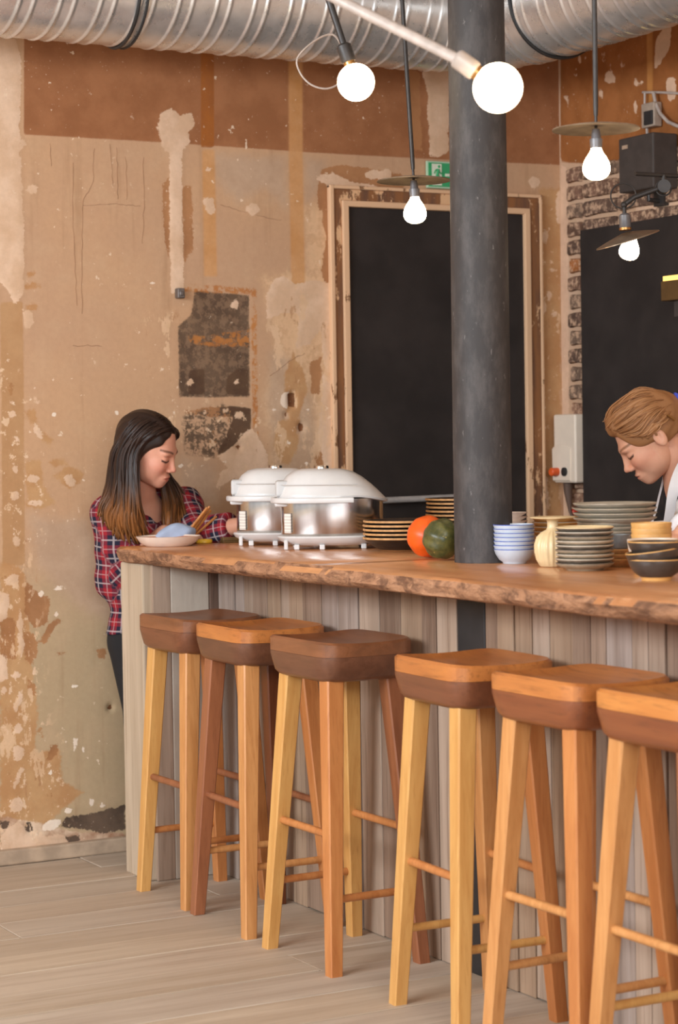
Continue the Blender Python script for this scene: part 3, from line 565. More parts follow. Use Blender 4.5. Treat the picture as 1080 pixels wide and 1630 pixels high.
make_stool('bar_stool', 'bar stool with one reddish brown leg, second from the pale end post', 5.410, (2, 3, 4, 1), (2, 3), 0, 1, -0.02, fy=0.178)
make_stool('bar_stool', 'dark walnut seated bar stool, third from the pale end post', 4.930, (0, 1, 0, 2), (1, 1), 0, 0, 0.01, fy=0.180)
make_stool('bar_stool', 'yellow-legged bar stool in front of the black steel strip of the bar', 4.268, (0, 0, 3, 1), (1, 0), 1, 1, -0.05, fy=0.158)
make_stool('bar_stool', 'orange-topped bar stool, second from the right edge', 3.825, (3, 1, 1, 1), (3, 3), 2, 1, 0.02)
make_stool('bar_stool', 'bar stool at the right edge, nearest the viewer', 3.425, (3, 2, 1, 2), (3, 0), 2, 2, 0.0)
# ------------------------------------------------------------------ lamps
BULB = emit('bulb_glow', (1.0, 0.78, 0.50, 1), 20.0)
flat('lamp_grey', (112, 110, 112), 0.4, 0.3); flat('lamp_dark', (62, 58, 56), 0.45, 0.4); flat('lamp_tin', (150, 132, 112), 0.34, 0.7, var=0.2); flat('lamp_pale', (186, 172, 162), 0.4, 0.1); flat('brass', (176, 132, 80), 0.3, 0.9)
PEAR = [(0.011, 0.048), (0.0118, 0.042), (0.0135, 0.036), (0.0175, 0.028), (0.0245, 0.018), (0.0302, 0.007), (0.033, -0.006), (0.0325, -0.014), (0.029, -0.023), (0.022, -0.030), (0.013, -0.0342), (0.003, -0.0355)]
def pear(parent, loc=(0, 0, 0), k=1.0): return MB().lathe([(r * k, z * k) for r, z in PEAR[::-1]], 28).build('bulb', BULB, parent, loc=loc)
def pendant(px, py, d, lab, k, lean, tilt=0.0):
    p = atd(px, py, d); t = tag(empty('pendant_lamp', p), lab, 'pendant lamp', 'disc-shaded pendant lamps above the bar')
    pear(t, (0, 0, 0), k)
    up = Vector((-lean * cr.x, -lean * cr.y, 1.0))
    b = Vector((0, 0, 0.04 * k)); MB().tube([b, b + up * 0.022], [0.014, 0.0155], 16).tube([b + up * 0.022, b + up * 0.046], [0.0125, 0.009], 16).build('socket', MATS['lamp_grey'], t)
    c = b + up * 0.048
    sh = MB(); R = 0.104
    sh.lathe([(0.004, 0.010), (0.03, 0.009), (0.07, 0.005), (R, -0.001), (R + 0.001, -0.004), (0.07, 0.001), (0.03, 0.005), (0.004, 0.006)], 48)
    so = sh.build('disc_shade', MATS['lamp_tin'], t, loc=c); so.rotation_euler = (tilt * -cr.x, tilt * -cr.y, 0) if tilt else (0, 0, 0)
    e = c + up * ((3.198 - p.z - c.z) / up.z)
    MB().tube([c, c + up * 0.03], 0.0038, 10).tube([c + up * 0.03, c + up * 0.05], [0.0052, 0.0062], 10).tube([c + up * 0.05, e], 0.0062, 12).build('rod', MATS['lamp_dark'], t)
    MB().lathe([(0.04, -0.02), (0.045, -0.004), (0.045, 0.0)], 24).build('ceiling_canopy', MATS['lamp_dark'], t, loc=e)
pendant(661, 336, 6.0, 'disc-shaded pendant lamp before the black doorway, left of the column', 1.0, 0.049)
pendant(950, 263, 5.05, 'disc-shaded pendant lamp on a straight rod, right of the column', 1.0, 0.0)

def globe(px, py, d, lab, pts, rad, mat, cord=None):
    p = atd(px, py, d); t = tag(empty('globe_lamp', p), lab, 'globe lamp', 'bare globe bulbs hanging near the column')
    q = [atd(x, y, dd) - p for x, y, dd in pts]; a = q[0].normalized()
    MB().sphere((0, 0, 0), 0.049, 32, 20).build('bulb', BULB, t)
    MB().tube([a * 0.046, a * 0.058], 0.0155, 16).build('cap', MATS['brass'], t)
    MB().tube([a * 0.056, a * 0.062, a * 0.10, a * 0.105], [0.018, 0.0195, 0.0195, 0.014], 18).build('socket', MATS[mat], t)
    MB().tube([a * 0.10] + q[1:], rad, 14).build('arm', MATS[mat], t)
    e = q[-1]; MB().lathe([(0.045, -0.025), (0.05, -0.004), (0.05, 0.0)], 24).build('ceiling_canopy', MATS[mat], t, loc=(e.x, e.y, 3.199 - p.z))
    if cord:
        cp = [atd(x, y, dd) - p for x, y, dd in cord]; sm_ = []
        for i in range(len(cp) - 1):
            a0, a1, a2, a3 = cp[max(i - 1, 0)], cp[i], cp[i + 1], cp[min(i + 2, len(cp) - 1)]
            for k in range(6): u = k / 6; sm_.append(0.5 * ((2 * a1) + (a2 - a0) * u + (2 * a0 - 5 * a1 + 4 * a2 - a3) * u * u + (3 * a1 - a0 - 3 * a2 + a3) * u ** 3))
        MB().tube(sm_ + [cp[-1]], 0.0028, 8).build('cord', MATS['lamp_pale'], t)
    return t
def ceil_at(px, py, d):
    q = atd(px, py, d); k = (3.19 - q.z) * FPX / d; return (px - k * 0.0163, py - k, d)
globe(567, 131, 5.5, 'bare globe bulb on a dark slanting rod left of the column', [(549, 78, 5.5), (549, 76, 5.5), (524, 0, 5.5), (517, -22, 5.5), ceil_at(516, -40, 5.5)], 0.009, 'lamp_dark',
      cord=[(548, 80, 5.52), (530, 55, 5.6), (500, 66, 5.9), (474, 92, 6.0), (478, 116, 6.0), (496, 135, 6.0), (522, 141, 5.9), (545, 128, 5.7), (552, 100, 5.53)])
globe(793, 140, 4.2, 'large bare globe bulb on a pale slanting arm in front of the column', [(735, 98, 4.2), (730, 95, 4.2), (640, 50, 4.3), (540, 0, 4.4), (508, -16, 4.42), (498, -30, 4.43), ceil_at(496, -60, 4.43)], 0.0115, 'lamp_pale')

# jointed wall lamp on the right
P = lambda x, y, d=6.0: atd(x, y, d)
o = P(1003, 390); wl = tag(empty('wall_arm_lamp', o), 'jointed arm wall lamp with tilted disc shade below the black loudspeaker', 'wall lamp')
pear(wl, (0.0, 0, -0.012), 0.88).rotation_euler = (0.1, 0.28, 0)
c = P(999, 379) - o; nrm = (Vector((0, 0, 1)) - cr * 0.30 - cf * 0.10).normalized(); rot = nrm.to_track_quat('Z', 'Y').to_euler()
s = MB().lathe([(0.012, 0.016), (0.03, 0.012), (0.06, 0.005), (0.092, -0.004), (0.093, -0.007), (0.06, 0.001), (0.03, 0.008), (0.012, 0.012)], 48).build('disc_shade', MATS['lamp_tin'], wl, loc=c); s.rotation_euler = rot
k0 = P(996, 364) - o; k1 = P(995, 343) - o; k2 = P(994, 326) - o
MB().tube([k0, k0.lerp(k1, 0.1), k1, k1.lerp(k0, -0.15)], [0.014, 0.0165, 0.0165, 0.010], 18).build('socket', MATS['lamp_grey'], wl)
MB().tube([k0.lerp(k1, -0.12), k0.lerp(k1, 0.06)], 0.0175, 18).build('socket_ring', MATS['brass'], wl)
MB().tube([k1, k2], 0.006, 10).sphere(tuple(k2), 0.010, 12, 8).build('neck', MATS['lamp_dark'], wl)
j = P(1057, 297) - o
MB().tube([k2, P(1010, 314) - o, j], 0.0075, 10).build('lower_arm', MATS['lamp_dark'], wl)
ax = cf
def hoop(cc, r, w): 
    e1, e2 = cr, cu; pts = [cc + (e1 * math.cos(2 * PI * i / 32) + e2 * math.sin(2 * PI * i / 32)) * r for i in range(33)]
    return MB().tube(pts, w, 8, caps=False)
hoop(P(993, 312) - o, 0.036, 0.0022).build('spring_hoop', MATS['lamp_dark'], wl)
m = MB(); m.tube([j - ax * 0.012, j + ax * 0.012], 0.019, 20); m.build('joint', MATS['lamp_dark'], wl); hoop(j + Vector((0, 0, -0.004)), 0.022, 0.0025).build('spring_hoop', MATS['lamp_dark'], wl)
hi = P(1057, 279) - o; wx = Vector((XR - 0.018 - o.x, hi.y, hi.z))
MB().tube([j, hi], 0.008, 10).build('joint_link', MATS['lamp_dark'], wl)
MB().tube([hi - (wx - hi).normalized() * 0.10, hi, wx], 0.006, 10).build('upper_arm', MATS['lamp_dark'], wl)
MB().tube([wx, wx + Vector((0.018, 0, 0))], 0.035, 20).build('wall_plate', MATS['lamp_dark'], wl)

# ------------------------------------------------------------------ loudspeaker, switch box, cables on the right wall
def ybox(name, pxl, pxr, pyt, pyb, xf, xb, mat, parent=None, bev=0.004):
    a, b = onx(pxl, pyt, xf), onx(pxr, pyb, xf)
    c = ((xf + xb) / 2, (a.y + b.y) / 2, b.z)
    lo = (xf - c[0], b.y - c[1], 0); hi = (xb - c[0], a.y - c[1], a.z - b.z)
    return MB().box(lo, hi), c
m, c = ybox('', 985, 1041, 222, 298, 4.43, 4.535, None)
sp = tag(empty('loudspeaker', c), 'black loudspeaker box on the brown wall above the jointed lamp', 'loudspeaker')
m.build('cabinet', flat('speaker_black', (66, 58, 54), 0.6), sp, smooth=False, bevel=0.005)
MB().box((-0.0555, 0.045, 0.150), (-0.0525, 0.075, 0.163)).build('badge', flat('badge_tan', (176, 150, 128), 0.5), sp, smooth=False)
MB().box((0.045, -0.03, -0.05), (0.118 - 0.0025, 0.03, 0.02)).tube([(0.0, 0, 0.004), (0.0, 0, -0.03), (0.09, 0, -0.035)], 0.008, 10).build('bracket', MATS['lamp_dark'], sp)
m, c = ybox('', 1021, 1042, 166, 200, 4.51, 4.545, None)
sw = tag(empty('switch_box', c), 'small clear wall box with dark switch above the loudspeaker', 'switch box')
m.build('case', flat('case_grey', (168, 150, 134), 0.4), sw, smooth=False, bevel=0.004)
q0, q1 = onx(1027, 178, 4.509), onx(1040, 197, 4.509)
MB().box((q0.x - c[0] - 0.006, q1.y - c[1], q1.z - c[2]), (q0.x - c[0] + 0.003, q0.y - c[1], q0.z - c[2])).build('switch', MATS['black_steel'], sw, smooth=False, bevel=0.002)
MB().tube([onx(1030, 199, 4.53) - Vector(c), onx(1031, 214, 4.53) - Vector(c)], 0.005, 8).build('conduit', MATS['lamp_pale'], sw)
MB().tube([onx(1027, 166, 4.53) - Vector(c), onx(1027, 148, 4.53) - Vector(c)], 0.004, 8).build('conduit', MATS['lamp_pale'], sw)
X_ = 4.535
tag(MB().tube([onx(*p, X_) for p in ((1024, 147), (1050, 147), (1090, 149), (1140, 150))], 0.0045, 8).build('cable', MATS['lamp_pale']), 'thin straight pale cable running to the right above the switch box', 'cable')
tag(MB().tube([onx(*p, X_ - 0.012) for p in ((1041, 148), (1044, 163), (1052, 181), (1064, 194), (1080, 201), (1110, 204), (1150, 200))], 0.0065, 10).build('cable', MATS['lamp_pale']), 'grey cable curving down to the right above the loudspeaker', 'cable')

# uplight at the right edge
m, c = ybox('', 1052, 1125, 448, 472, 4.36, 4.44, None)
ul = tag(empty('wall_uplight', c), 'dark box uplight with a glowing yellow strip at the right edge', 'wall light')
m.build('body', flat('uplight_brown', (92, 66, 34), 0.5), ul, smooth=False, bevel=0.004)
m, c2 = ybox('', 1056, 1122, 440, 446, 4.37, 4.43, None); m.build('light_strip', emit('strip_glow', (1.0, 0.62, 0.16, 1), 2.2), ul, smooth=False, loc=Vector(c2) - Vector(c))
m, c2 = ybox('', 1073, 1105, 472, 502, 4.39, 4.52, None); m.build('neck', MATS['speaker_black'], ul, smooth=False, bevel=0.003, loc=Vector(c2) - Vector(c))

# ------------------------------------------------------------------ white dispenser on the corner
m, c = ybox('', 881, 917, 660, 769, 4.475, 4.548, None)
dv = tag(empty('wall_dispenser', c), 'off-white wall dispenser box with an orange knob and black button', 'dispenser')
m.build('housing', flat('offwhite_plastic', (232, 214, 194), 0.45, var=0.02), dv, smooth=False, bevel=0.008, segs=3)
a = onx(881, 712, 4.475); b = onx(910, 768, 4.475)
ring0 = []; ring1 = []
for i in range(13):
    f = i / 12; yy = a.y + (b.y - a.y) * f; zz = a.z + 0.012 * math.sin(PI * f)
    ring0.append((4.476 - c[0], yy - c[1], zz - c[2])); ring1.append((4.470 - c[0], yy - c[1], zz - 0.008 - c[2]))
MB().rings([ring0 + [(4.476 - c[0], b.y - c[1], b.z - c[2] + 0.004), (4.476 - c[0], a.y - c[1], b.z - c[2] + 0.004)], ring1 + [(4.470 - c[0], b.y - c[1] + 0.004, b.z - c[2] + 0.008), (4.470 - c[0], a.y - c[1] - 0.004, b.z - c[2] + 0.008)]]).build('cover', MATS['offwhite_plastic'], dv)
q = onx(888, 751, 4.47) - Vector(c); MB().tube([q + Vector((0.02, 0, 0)), q, q - Vector((0.028, 0, 0)), q - Vector((0.032, 0, 0))], [0.015, 0.0155, 0.0155, 0.012], 20).build('knob', flat('orange_plastic', (224, 92, 38), 0.4), dv)
q = onx(899, 751, 4.468) - Vector(c); MB().tube([q + Vector((0.006, 0, 0)), q - Vector((0.004, 0, 0)), q - Vector((0.006, 0, 0))], [0.0165, 0.0165, 0.012], 20).build('button', MATS['black_steel'], dv)
q = onx(905, 775, 4.51) - Vector(c); MB().tube([q + Vector((0, 0, 0.02)), q - Vector((0, 0, 0.02)), q + Vector((0.0, -0.01, -0.09)), q + Vector((0.02, -0.02, -0.14))], [0.02, 0.016, 0.006, 0.006], 12).build('hose', MATS['dark_stained_board'], dv)
q = onx(914, 815, 4.53)
tag(MB().tube([q + Vector((0.018, 0, 0)), q - Vector((0.008, 0, 0)), q - Vector((0.012, 0, 0))], [0.013, 0.013, 0.009], 18).build('valve_cap', flat('red_plastic', (196, 62, 40), 0.45)), 'small red valve cap on the wall below the dispenser', 'valve cap')

# ------------------------------------------------------------------ exit sign
a = ony(679, 256, YW - 0.012); b = ony(679, 299, YW - 0.012); h = a.z - b.z; w = h * 2.0
es = tag(empty('exit_sign', (a.x, YW - 0.004, b.z)), 'green running-man exit sign on the wall beside the column', 'sign')
MB().box((0, -0.012, 0), (w, -0.002, h)).build('plate', flat('sign_pale', (176, 206, 176), 0.5, var=0.04), es, smooth=False, bevel=0.002)
gm = flat('sign_green', (58, 160, 104), 0.5, var=0.05); wm = flat('sign_white', (222, 226, 206), 0.5, var=0.04)
bx = 0.006
MB().box((bx, -0.0145, bx), (w - bx, -0.0115, h - bx)).build('green_field', gm, es, smooth=False)
d0, d1_ = 0.019, 0.060
MB().box((d0, -0.0158, bx + 0.004), (d1_, -0.0140, h - bx - 0.004)).build('white_door', wm, es, smooth=False)
mn = MB(); S = h
def lim(p0, p1, r): mn.tube([(d0 + p0[0] * S, -0.0166, p0[1] * S), (d0 + p1[0] * S, -0.0166, p1[1] * S)], r * S, 8)
mn.sphere((d0 + 0.30 * S, -0.0166, 0.80 * S), (0.055 * S, 0.002, 0.055 * S), 14, 8)
for p0, p1, r in (((0.27, 0.70), (0.22, 0.48), 0.055), ((0.27, 0.70), (0.15, 0.66), 0.03), ((0.15, 0.66), (0.09, 0.54), 0.028), ((0.28, 0.66), (0.36, 0.55), 0.03), ((0.36, 0.55), (0.47, 0.54), 0.028),
                  ((0.22, 0.48), (0.33, 0.38), 0.042), ((0.33, 0.38), (0.33, 0.20), 0.035), ((0.21, 0.48), (0.15, 0.32), 0.042), ((0.15, 0.32), (0.04, 0.24), 0.034)): lim(p0, p1, r)
mo = mn.build('running_figure', gm, es)
MB().box((0.075, -0.0166, h * 0.45), (0.115, -0.0140, h * 0.55)).add([(0.115, -0.0158, h * 0.30), (0.115, -0.0158, h * 0.70), (0.14, -0.0158, h * 0.5), (0.115, -0.0140, h * 0.30), (0.115, -0.0140, h * 0.70), (0.14, -0.0140, h * 0.5)], [(0, 1, 2), (5, 4, 3), (0, 2, 5, 3), (2, 1, 4, 5), (1, 0, 3, 4)]).build('arrow', wm, es, smooth=False)

# ------------------------------------------------------------------ rice cookers
t = NT('brushed_steel'); v = t.coord('Object', (1, 1, 0.02), False); n = t.noise(v, 60, 3); n2 = t.noise(t.coord('Object', (1, 1, 0.02), False), 16, 3)
c = t.mix(t.rng(n2, 0.3, 0.7), lin((186, 180, 176)), lin((220, 216, 212))); t.done(c, t.rng(n, 0.3, 0.7, 0.17, 0.26), 1.0)
flat('white_plastic', (214, 211, 208), 0.32, var=0.02, coat=0.2); flat('grey_plastic', (196, 194, 192), 0.4, var=0.03); flat('chrome', (210, 208, 206), 0.12, 1.0, var=0.02)
t = NT('printed_label'); v = t.coord('Object', (1, 1, 1), False); sx = t.new('ShaderNodeSeparateXYZ'); t.link(v, sx.inputs[0])
st = t.rng(t.math('FRACT', t.math('MULTIPLY', sx.outputs[2], 110.0)), 0.68, 0.74); t.done(t.mix(t.math('MULTIPLY', st, 0.6), lin((226, 220, 210)), lin((168, 152, 140))), 0.5)
def oval(a, b, z, n=72, p=2.3, zf=None):
    out = []
    for j in range(n):
        th = 2 * PI * j / n; c, s = math.cos(th), math.sin(th); k = (abs(c) ** p + abs(s) ** p) ** (-1 / p)
        x, y = a * k * c, b * k * s; out.append((x, y, zf(x / a) if zf else z))
    return out
def make_cooker(lab, loc, rz):
    t = tag(empty('rice_cooker', loc, rz), lab, 'rice cooker', 'steel and white rice cookers on the bar')
    A, Bb = 0.154, 0.104
    tr = MB().rings([oval(A - 0.05, Bb - 0.04, 0.011), oval(A - 0.02, Bb - 0.014, 0.012), oval(A + 0.006, Bb + 0.006, 0.026), oval(A + 0.012, Bb + 0.012, 0.036), oval(A + 0.010, Bb + 0.010, 0.040), oval(A - 0.006, Bb - 0.006, 0.041)]).build('base_tray', MATS['white_plastic'], t, angle=35)
    for fx, fy in ((-0.110, -0.066), (-0.035, -0.092), (0.09, -0.072), (-0.110, 0.066), (0.09, 0.072)):
        MB().box((fx - 0.008, fy - 0.009, 0.0), (fx + 0.008, fy + 0.009, 0.016)).build('foot', MATS['white_plastic'], t, smooth=False, bevel=0.003)
    MB().box((-0.148, -0.070, 0.0), (-0.136, -0.052, 0.030)).build('clip', MATS['white_plastic'], t, smooth=False, bevel=0.003)
    zt = lambda u: 0.150 - 0.0 * u
    MB().rings([oval(A - 0.004, Bb - 0.004, 0.038), oval(A, Bb, 0.044), oval(A, Bb, 0, zf=zt)]).build('pot_body', MATS['brushed_steel'], t, angle=35)
    rz_ = lambda u: 0.158 - 0.014 * max(0, u) ** 4 + 0.004 * max(0.0, 1 - abs(u - 0.45) / 0.4)
    rr = [oval(A - 0.02, Bb - 0.02, 0, zf=lambda u: rz_(u) - 0.008), oval(A + 0.012, Bb + 0.008, 0, zf=lambda u: rz_(u) - 0.006), oval(A + 0.014, Bb + 0.010, 0, zf=rz_)]
    for k in (0.985, 0.95, 0.9, 0.82, 0.7, 0.55, 0.38, 0.2, 0.05):
        ring = []
        for x, y, _ in oval((A + 0.013) * k, (Bb + 0.009) * k, 0):
            u = x / (A + 0.013); rho = k; f = 0.5 + 0.5 * math.tanh(u * 2.2); e = 6.5 * (1 - f) + 2.0 * f
            ring.append((x, y, rz_(u / k) * (rho ** 2) + 0.158 * (1 - rho ** 2) + (0.082 - 0.004 * u) * (1 - rho ** e)))
        rr.append(ring)
    MB().rings(rr).build('lid', MATS['white_plastic'], t, angle=50)
    # seam groove of the lid, swing handle, hinge block, steam vent, label
    sm = [(x, y, 0.1935) for x, y, _ in oval((A + 0.0115), (Bb + 0.0085), 0) if x < 0.085 and y < 0]
    MB().tube(sorted(sm), 0.0012, 6).build('seam', MATS['grey_plastic'], t)
    hp = [p for p in oval(A + 0.026, Bb + 0.022, 0.147, 96, 2.5)]
    hp = [p for p in hp[8:-8] if p[0] < 0.07]
    mb = MB(); rings = []
    for i, p in enumerate(hp):
        q0, q1 = Vector(hp[max(i - 1, 0)]), Vector(hp[min(i + 1, len(hp) - 1)]); tt = (q1 - q0).normalized(); nn = Vector((tt.y, -tt.x, 0))
        rings.append([Vector(p) + nn * u + Vector((0, 0, w)) for u, w in ((0.005, -0.008), (0.0065, 0.0), (0.005, 0.008), (-0.006, 0.008), (-0.006, -0.008))])
    mb.rings(rings); mb.build('handle', MATS['white_plastic'], t, bevel=0.002)
    MB().box((-A - 0.020, -0.055, 0.128), (-A + 0.03, 0.055, 0.145)).build('hinge_base', MATS['white_plastic'], t, smooth=False, bevel=0.006)
    MB().box((-A - 0.016, -0.050, 0.157), (-A + 0.036, 0.050, 0.206)).build('hinge_block', MATS['grey_plastic'], t, smooth=False, bevel=0.008, segs=3)
    MB().lathe([(0.021, 0.232), (0.022, 0.244), (0.020, 0.249), (0.012, 0.250), (0.004, 0.2505)], 24, (-0.03, 0, 0)).build('steam_vent', MATS['chrome'], t)
    for th in (214,):
        c = oval(A + 0.002, Bb + 0.002, 0, 360)[th]; dx = Vector((c[0] / A ** 2, c[1] / Bb ** 2, 0)).normalized(); tx = Vector((-dx.y, dx.x, 0))
        mm = MB(); pp = [Vector((c[0], c[1], 0)) + tx * u + dx * w + Vector((0, 0, z)) for w in (0.0, 0.003) for u, z in ((-0.013, 0.050), (0.013, 0.050), (0.013, 0.108), (-0.013, 0.108))]
        mm.add(pp, [(3, 2, 1, 0), (4, 5, 6, 7), (0, 1, 5, 4), (1, 2, 6, 5), (2, 3, 7, 6), (3, 0, 4, 7)]).build('label_sticker', MATS['printed_label'], t, smooth=False)
    return t
ZB = 1.0505
def onbar(px, py, r):  # centre of a round foot of radius r whose front edge shows at the pixel
    q = onz(px, py, ZB); return (q.x + r * math.sin(PSI), q.y + r * math.cos(PSI), ZB)
c = onbar(530, 875, 0.100); make_cooker('steel rice cooker with white lid, the nearer one beside the black plates', c, math.radians(-26))
c1 = onbar(456, 869, 0.100); c1 = (c1[0] + 0.006, c1[1] + 0.018, c1[2]); make_cooker('steel rice cooker with white lid, the farther one beside the plaid sleeve', c1, math.radians(-26))

# ------------------------------------------------------------------ crockery
def ware(name, prof, mats, split, n=40):
    """prof: (radius, z) outer going up then inner going down; segments listed in split use material 1"""
    mb = MB()
    mb.lathe(prof, n); me = mb.mesh(name, mats); k = 0
    for i in range(len(prof) - 1):
        for j in range(n):
            me.polygons[i * n + j].material_index = split.get(i, 0)
    if -1 in split: me.polygons[len(me.polygons) - 1].material_index = split[-1]
    auto_smooth(me, 45); return me
def put(name, me, loc, lab, cat, group=None, rot=(0, 0, 0)):
    o = bpy.data.objects.new(name, me); COL.objects.link(o); o.location = loc; o.rotation_euler = rot; return tag(o, lab, cat, group)
flat('black_glaze', (44, 36, 32), 0.35, var=0.2); flat('tan_rim', (196, 146, 92), 0.6, var=0.18, scale=60); flat('stone_glaze', (168, 152, 128), 0.35, var=0.2, scale=24); flat('stone_dark', (120, 108, 94), 0.3, var=0.3, scale=30)
flat('cream_glaze', (226, 200, 154), 0.35, var=0.06); flat('pale_glaze', (186, 176, 158), 0.35, var=0.1); flat('bluewhite', (196, 204, 214), 0.28, var=0.05); flat('blue_line', (66, 92, 176), 0.3, var=0.1); flat('bamboo', (212, 160, 92), 0.5, var=0.12)
flat('salmon_clay', (198, 128, 92), 0.6, var=0.08); flat('white_glaze', (232, 214, 198), 0.3, var=0.03); flat('dark_bowl', (66, 58, 52), 0.32, var=0.3, scale=18); flat('white_ceramic', (224, 208, 190), 0.3, var=0.04)
BP = [(0.062, 0.0), (0.066, 0.003), (0.080, 0.010), (0.098, 0.022), (0.112, 0.0335), (0.1155, 0.0345), (0.1165, 0.0375), (0.1155, 0.0405), (0.112, 0.0405), (0.095, 0.026), (0.076, 0.012), (0.03, 0.0105)]
bp = ware('black_plate', BP, [MATS['black_glaze'], MATS['tan_rim']], {0: 1, 5: 1, 6: 1, 7: 1})
def stack(me, name, c, n, pitch, labels, cat, group, jit=0.002):
    for i in range(n):
        lab = labels(i); put(name, me, (c[0] + rnd.uniform(-jit, jit), c[1] + rnd.uniform(-jit, jit), c[2] + i * pitch), lab, cat, group, (0, 0, rnd.uniform(0, 6)))
c = onbar(643, 877.5, 0.062)
nm = ['lowest', 'second lowest', 'third', 'fourth', 'fifth', 'sixth', 'seventh', 'eighth', 'ninth', 'tenth']
def lab_stack(what, n): return lambda i: ('%s, topmost of the stack' % what) if i == n - 1 else ('%s, %s from the bottom of the stack' % (what, ['lowest', 'second', 'third', 'fourth', 'fifth', 'sixth', 'seventh', 'eighth', 'ninth'][i])).replace('lowest from the bottom', 'lowest')
stack(bp, 'dinner_plate', c, 5, 0.0122, lab_stack('black plate with tan rim beside the orange squash', 5), 'plate', 'black plates beside the squashes')
q = ony(738, 870, 5.62); c = (q.x, q.y, ZB); stack(bp, 'dinner_plate', c, 9, 0.0122, lab_stack('black tan-rimmed plate half hidden behind the column', 9), 'plate', 'black plates behind the column')

def squash(name, lab, c, r, ribs, depth, mat, stem, tilt):
    t = tag(empty(name, c), lab, 'squash'); rings = []; n = 64
    for i in range(25):
        a = PI * (0.02 + 0.96 * i / 24); rr = math.sin(a) ** 0.9; z = -math.cos(a)
        rings.append([(r[0] * rr * (1 - depth * (0.5 + 0.5 * math.cos(ribs * 2 * PI * j / n)) * rr) * math.cos(2 * PI * j / n), r[1] * rr * (1 - depth * (0.5 + 0.5 * math.cos(ribs * 2 * PI * j / n)) * rr) * math.sin(2 * PI * j / n),
                       r[2] * (z - 0.14 * math.exp(-((1 - abs(z)) / 0.12)) * (1 if z > 0 else -0.6))) for j in range(n)])
    o = MB().rings(rings).build('flesh', mat, t, angle=80); o.rotation_euler = tilt
    s = MB().tube([(0, 0, r[2] * 0.80), (0.002, 0, r[2] * 0.95), (0.008, 0.002, r[2] * 1.12)], [0.010, 0.006, 0.007], 8).build('stem', stem, t); s.rotation_euler = tilt
t = NT('green_squash_skin'); v = t.coord('Object', (1, 1, 1), False); n = t.noise(v, 30, 5, 0.7); n2 = t.noise(v, 90, 3)
cc = t.mix(t.rng(n, 0.35, 0.65), lin((62, 66, 34)), lin((104, 98, 50))); cc = t.mix(t.rng(n2, 0.66, 0.72, 0, 0.8), cc, lin((196, 168, 88))); t.bump(n, 0.2, 0.004); t.done(cc, 0.35)
st = wood('squash_stem', (120, 104, 60), (146, 126, 80))
rg = 0.055; c = onbar(707, 893.5, 0.0); gc = (c[0] + 0.05 * math.sin(PSI), c[1] + 0.05 * math.cos(PSI), ZB + 0.0575)
squash('green_squash', 'dark green squash lying against the column', gc, (0.056, 0.056, 0.051), 9, 0.07, MATS['green_squash_skin'], st, (-1.25, 0.3, 0.3))
oc = (gc[0] + 0.050 * math.sin(PSI) * 2.4 - 0.034 * cr.x, gc[1] + 0.05 * math.cos(PSI) * 2.4 - 0.034 * cr.y, ZB + 0.0585)
squash('orange_squash', 'bright orange squash behind the green one', oc, (0.058, 0.058, 0.056), 9, 0.03, flat('orange_squash_skin', (232, 92, 18), 0.4, var=0.08), st, (-1.3, -0.4, 0.0))

# blue and white bowls right of the column
CB = [(0.030, 0.0), (0.031, 0.004), (0.040, 0.010), (0.049, 0.024), (0.053, 0.036), (0.0535, 0.038), (0.052, 0.038), (0.046, 0.024), (0.03, 0.008), (0.01, 0.006)]
cb = ware('blue_white_bowl', CB, [MATS['bluewhite'], MATS['blue_line']], {3: 0, 4: 1, 5: 1}, 36)
c = onbar(821, 897.5, 0.03); stack(cb, 'small_bowl', c, 7, 0.0105, lab_stack('blue-rimmed white bowl right of the column', 7), 'bowl', 'blue-rimmed bowls beside the column', 0.001)
CS = [(0.026, 0), (0.030, 0.004), (0.045, 0.012), (0.046, 0.0135), (0.044, 0.0135), (0.02, 0.006)]
cs = ware('white_saucer', CS, [MATS['white_glaze'], MATS['salmon_clay']], {2: 0, 3: 1}, 32)
q = atd(815, 880, 5.85); stack(cs, 'saucer', (q.x, q.y, ZB), 10, 0.0116, lab_stack('small white saucer behind the blue-rimmed bowls', 10), 'saucer', 'white saucers behind the blue-rimmed bowls', 0.001)

# cream flask vase
VP = [(0.030, 0.0), (0.034, 0.003), (0.041, 0.018), (0.0455, 0.038), (0.0455, 0.056), (0.040, 0.074), (0.029, 0.086), (0.0165, 0.093), (0.0135, 0.099), (0.0135, 0.112), (0.0155, 0.1165), (0.030, 0.1185), (0.0565, 0.1225), (0.057, 0.1250), (0.054, 0.1255), (0.020, 0.1235), (0.010, 0.120), (0.008, 0.10)]
n = 96; mb = MB(); rings = []
for r_, z_ in VP:
    body = 0.012 < z_ < 0.088; rings.append([(r_ * (1 + (0.04 * math.cos(20 * 2 * PI * j / n) if body else 0)) * math.cos(2 * PI * j / n), r_ * (1 + (0.04 * math.cos(20 * 2 * PI * j / n) if body else 0)) * math.sin(2 * PI * j / n), z_) for j in range(n)])
c = onbar(883, 903, 0.03); tag(mb.rings(rings).build('vase', MATS['cream_glaze'], None, angle=60, loc=c), 'cream ribbed flask vase with a wide flat lip', 'vase')

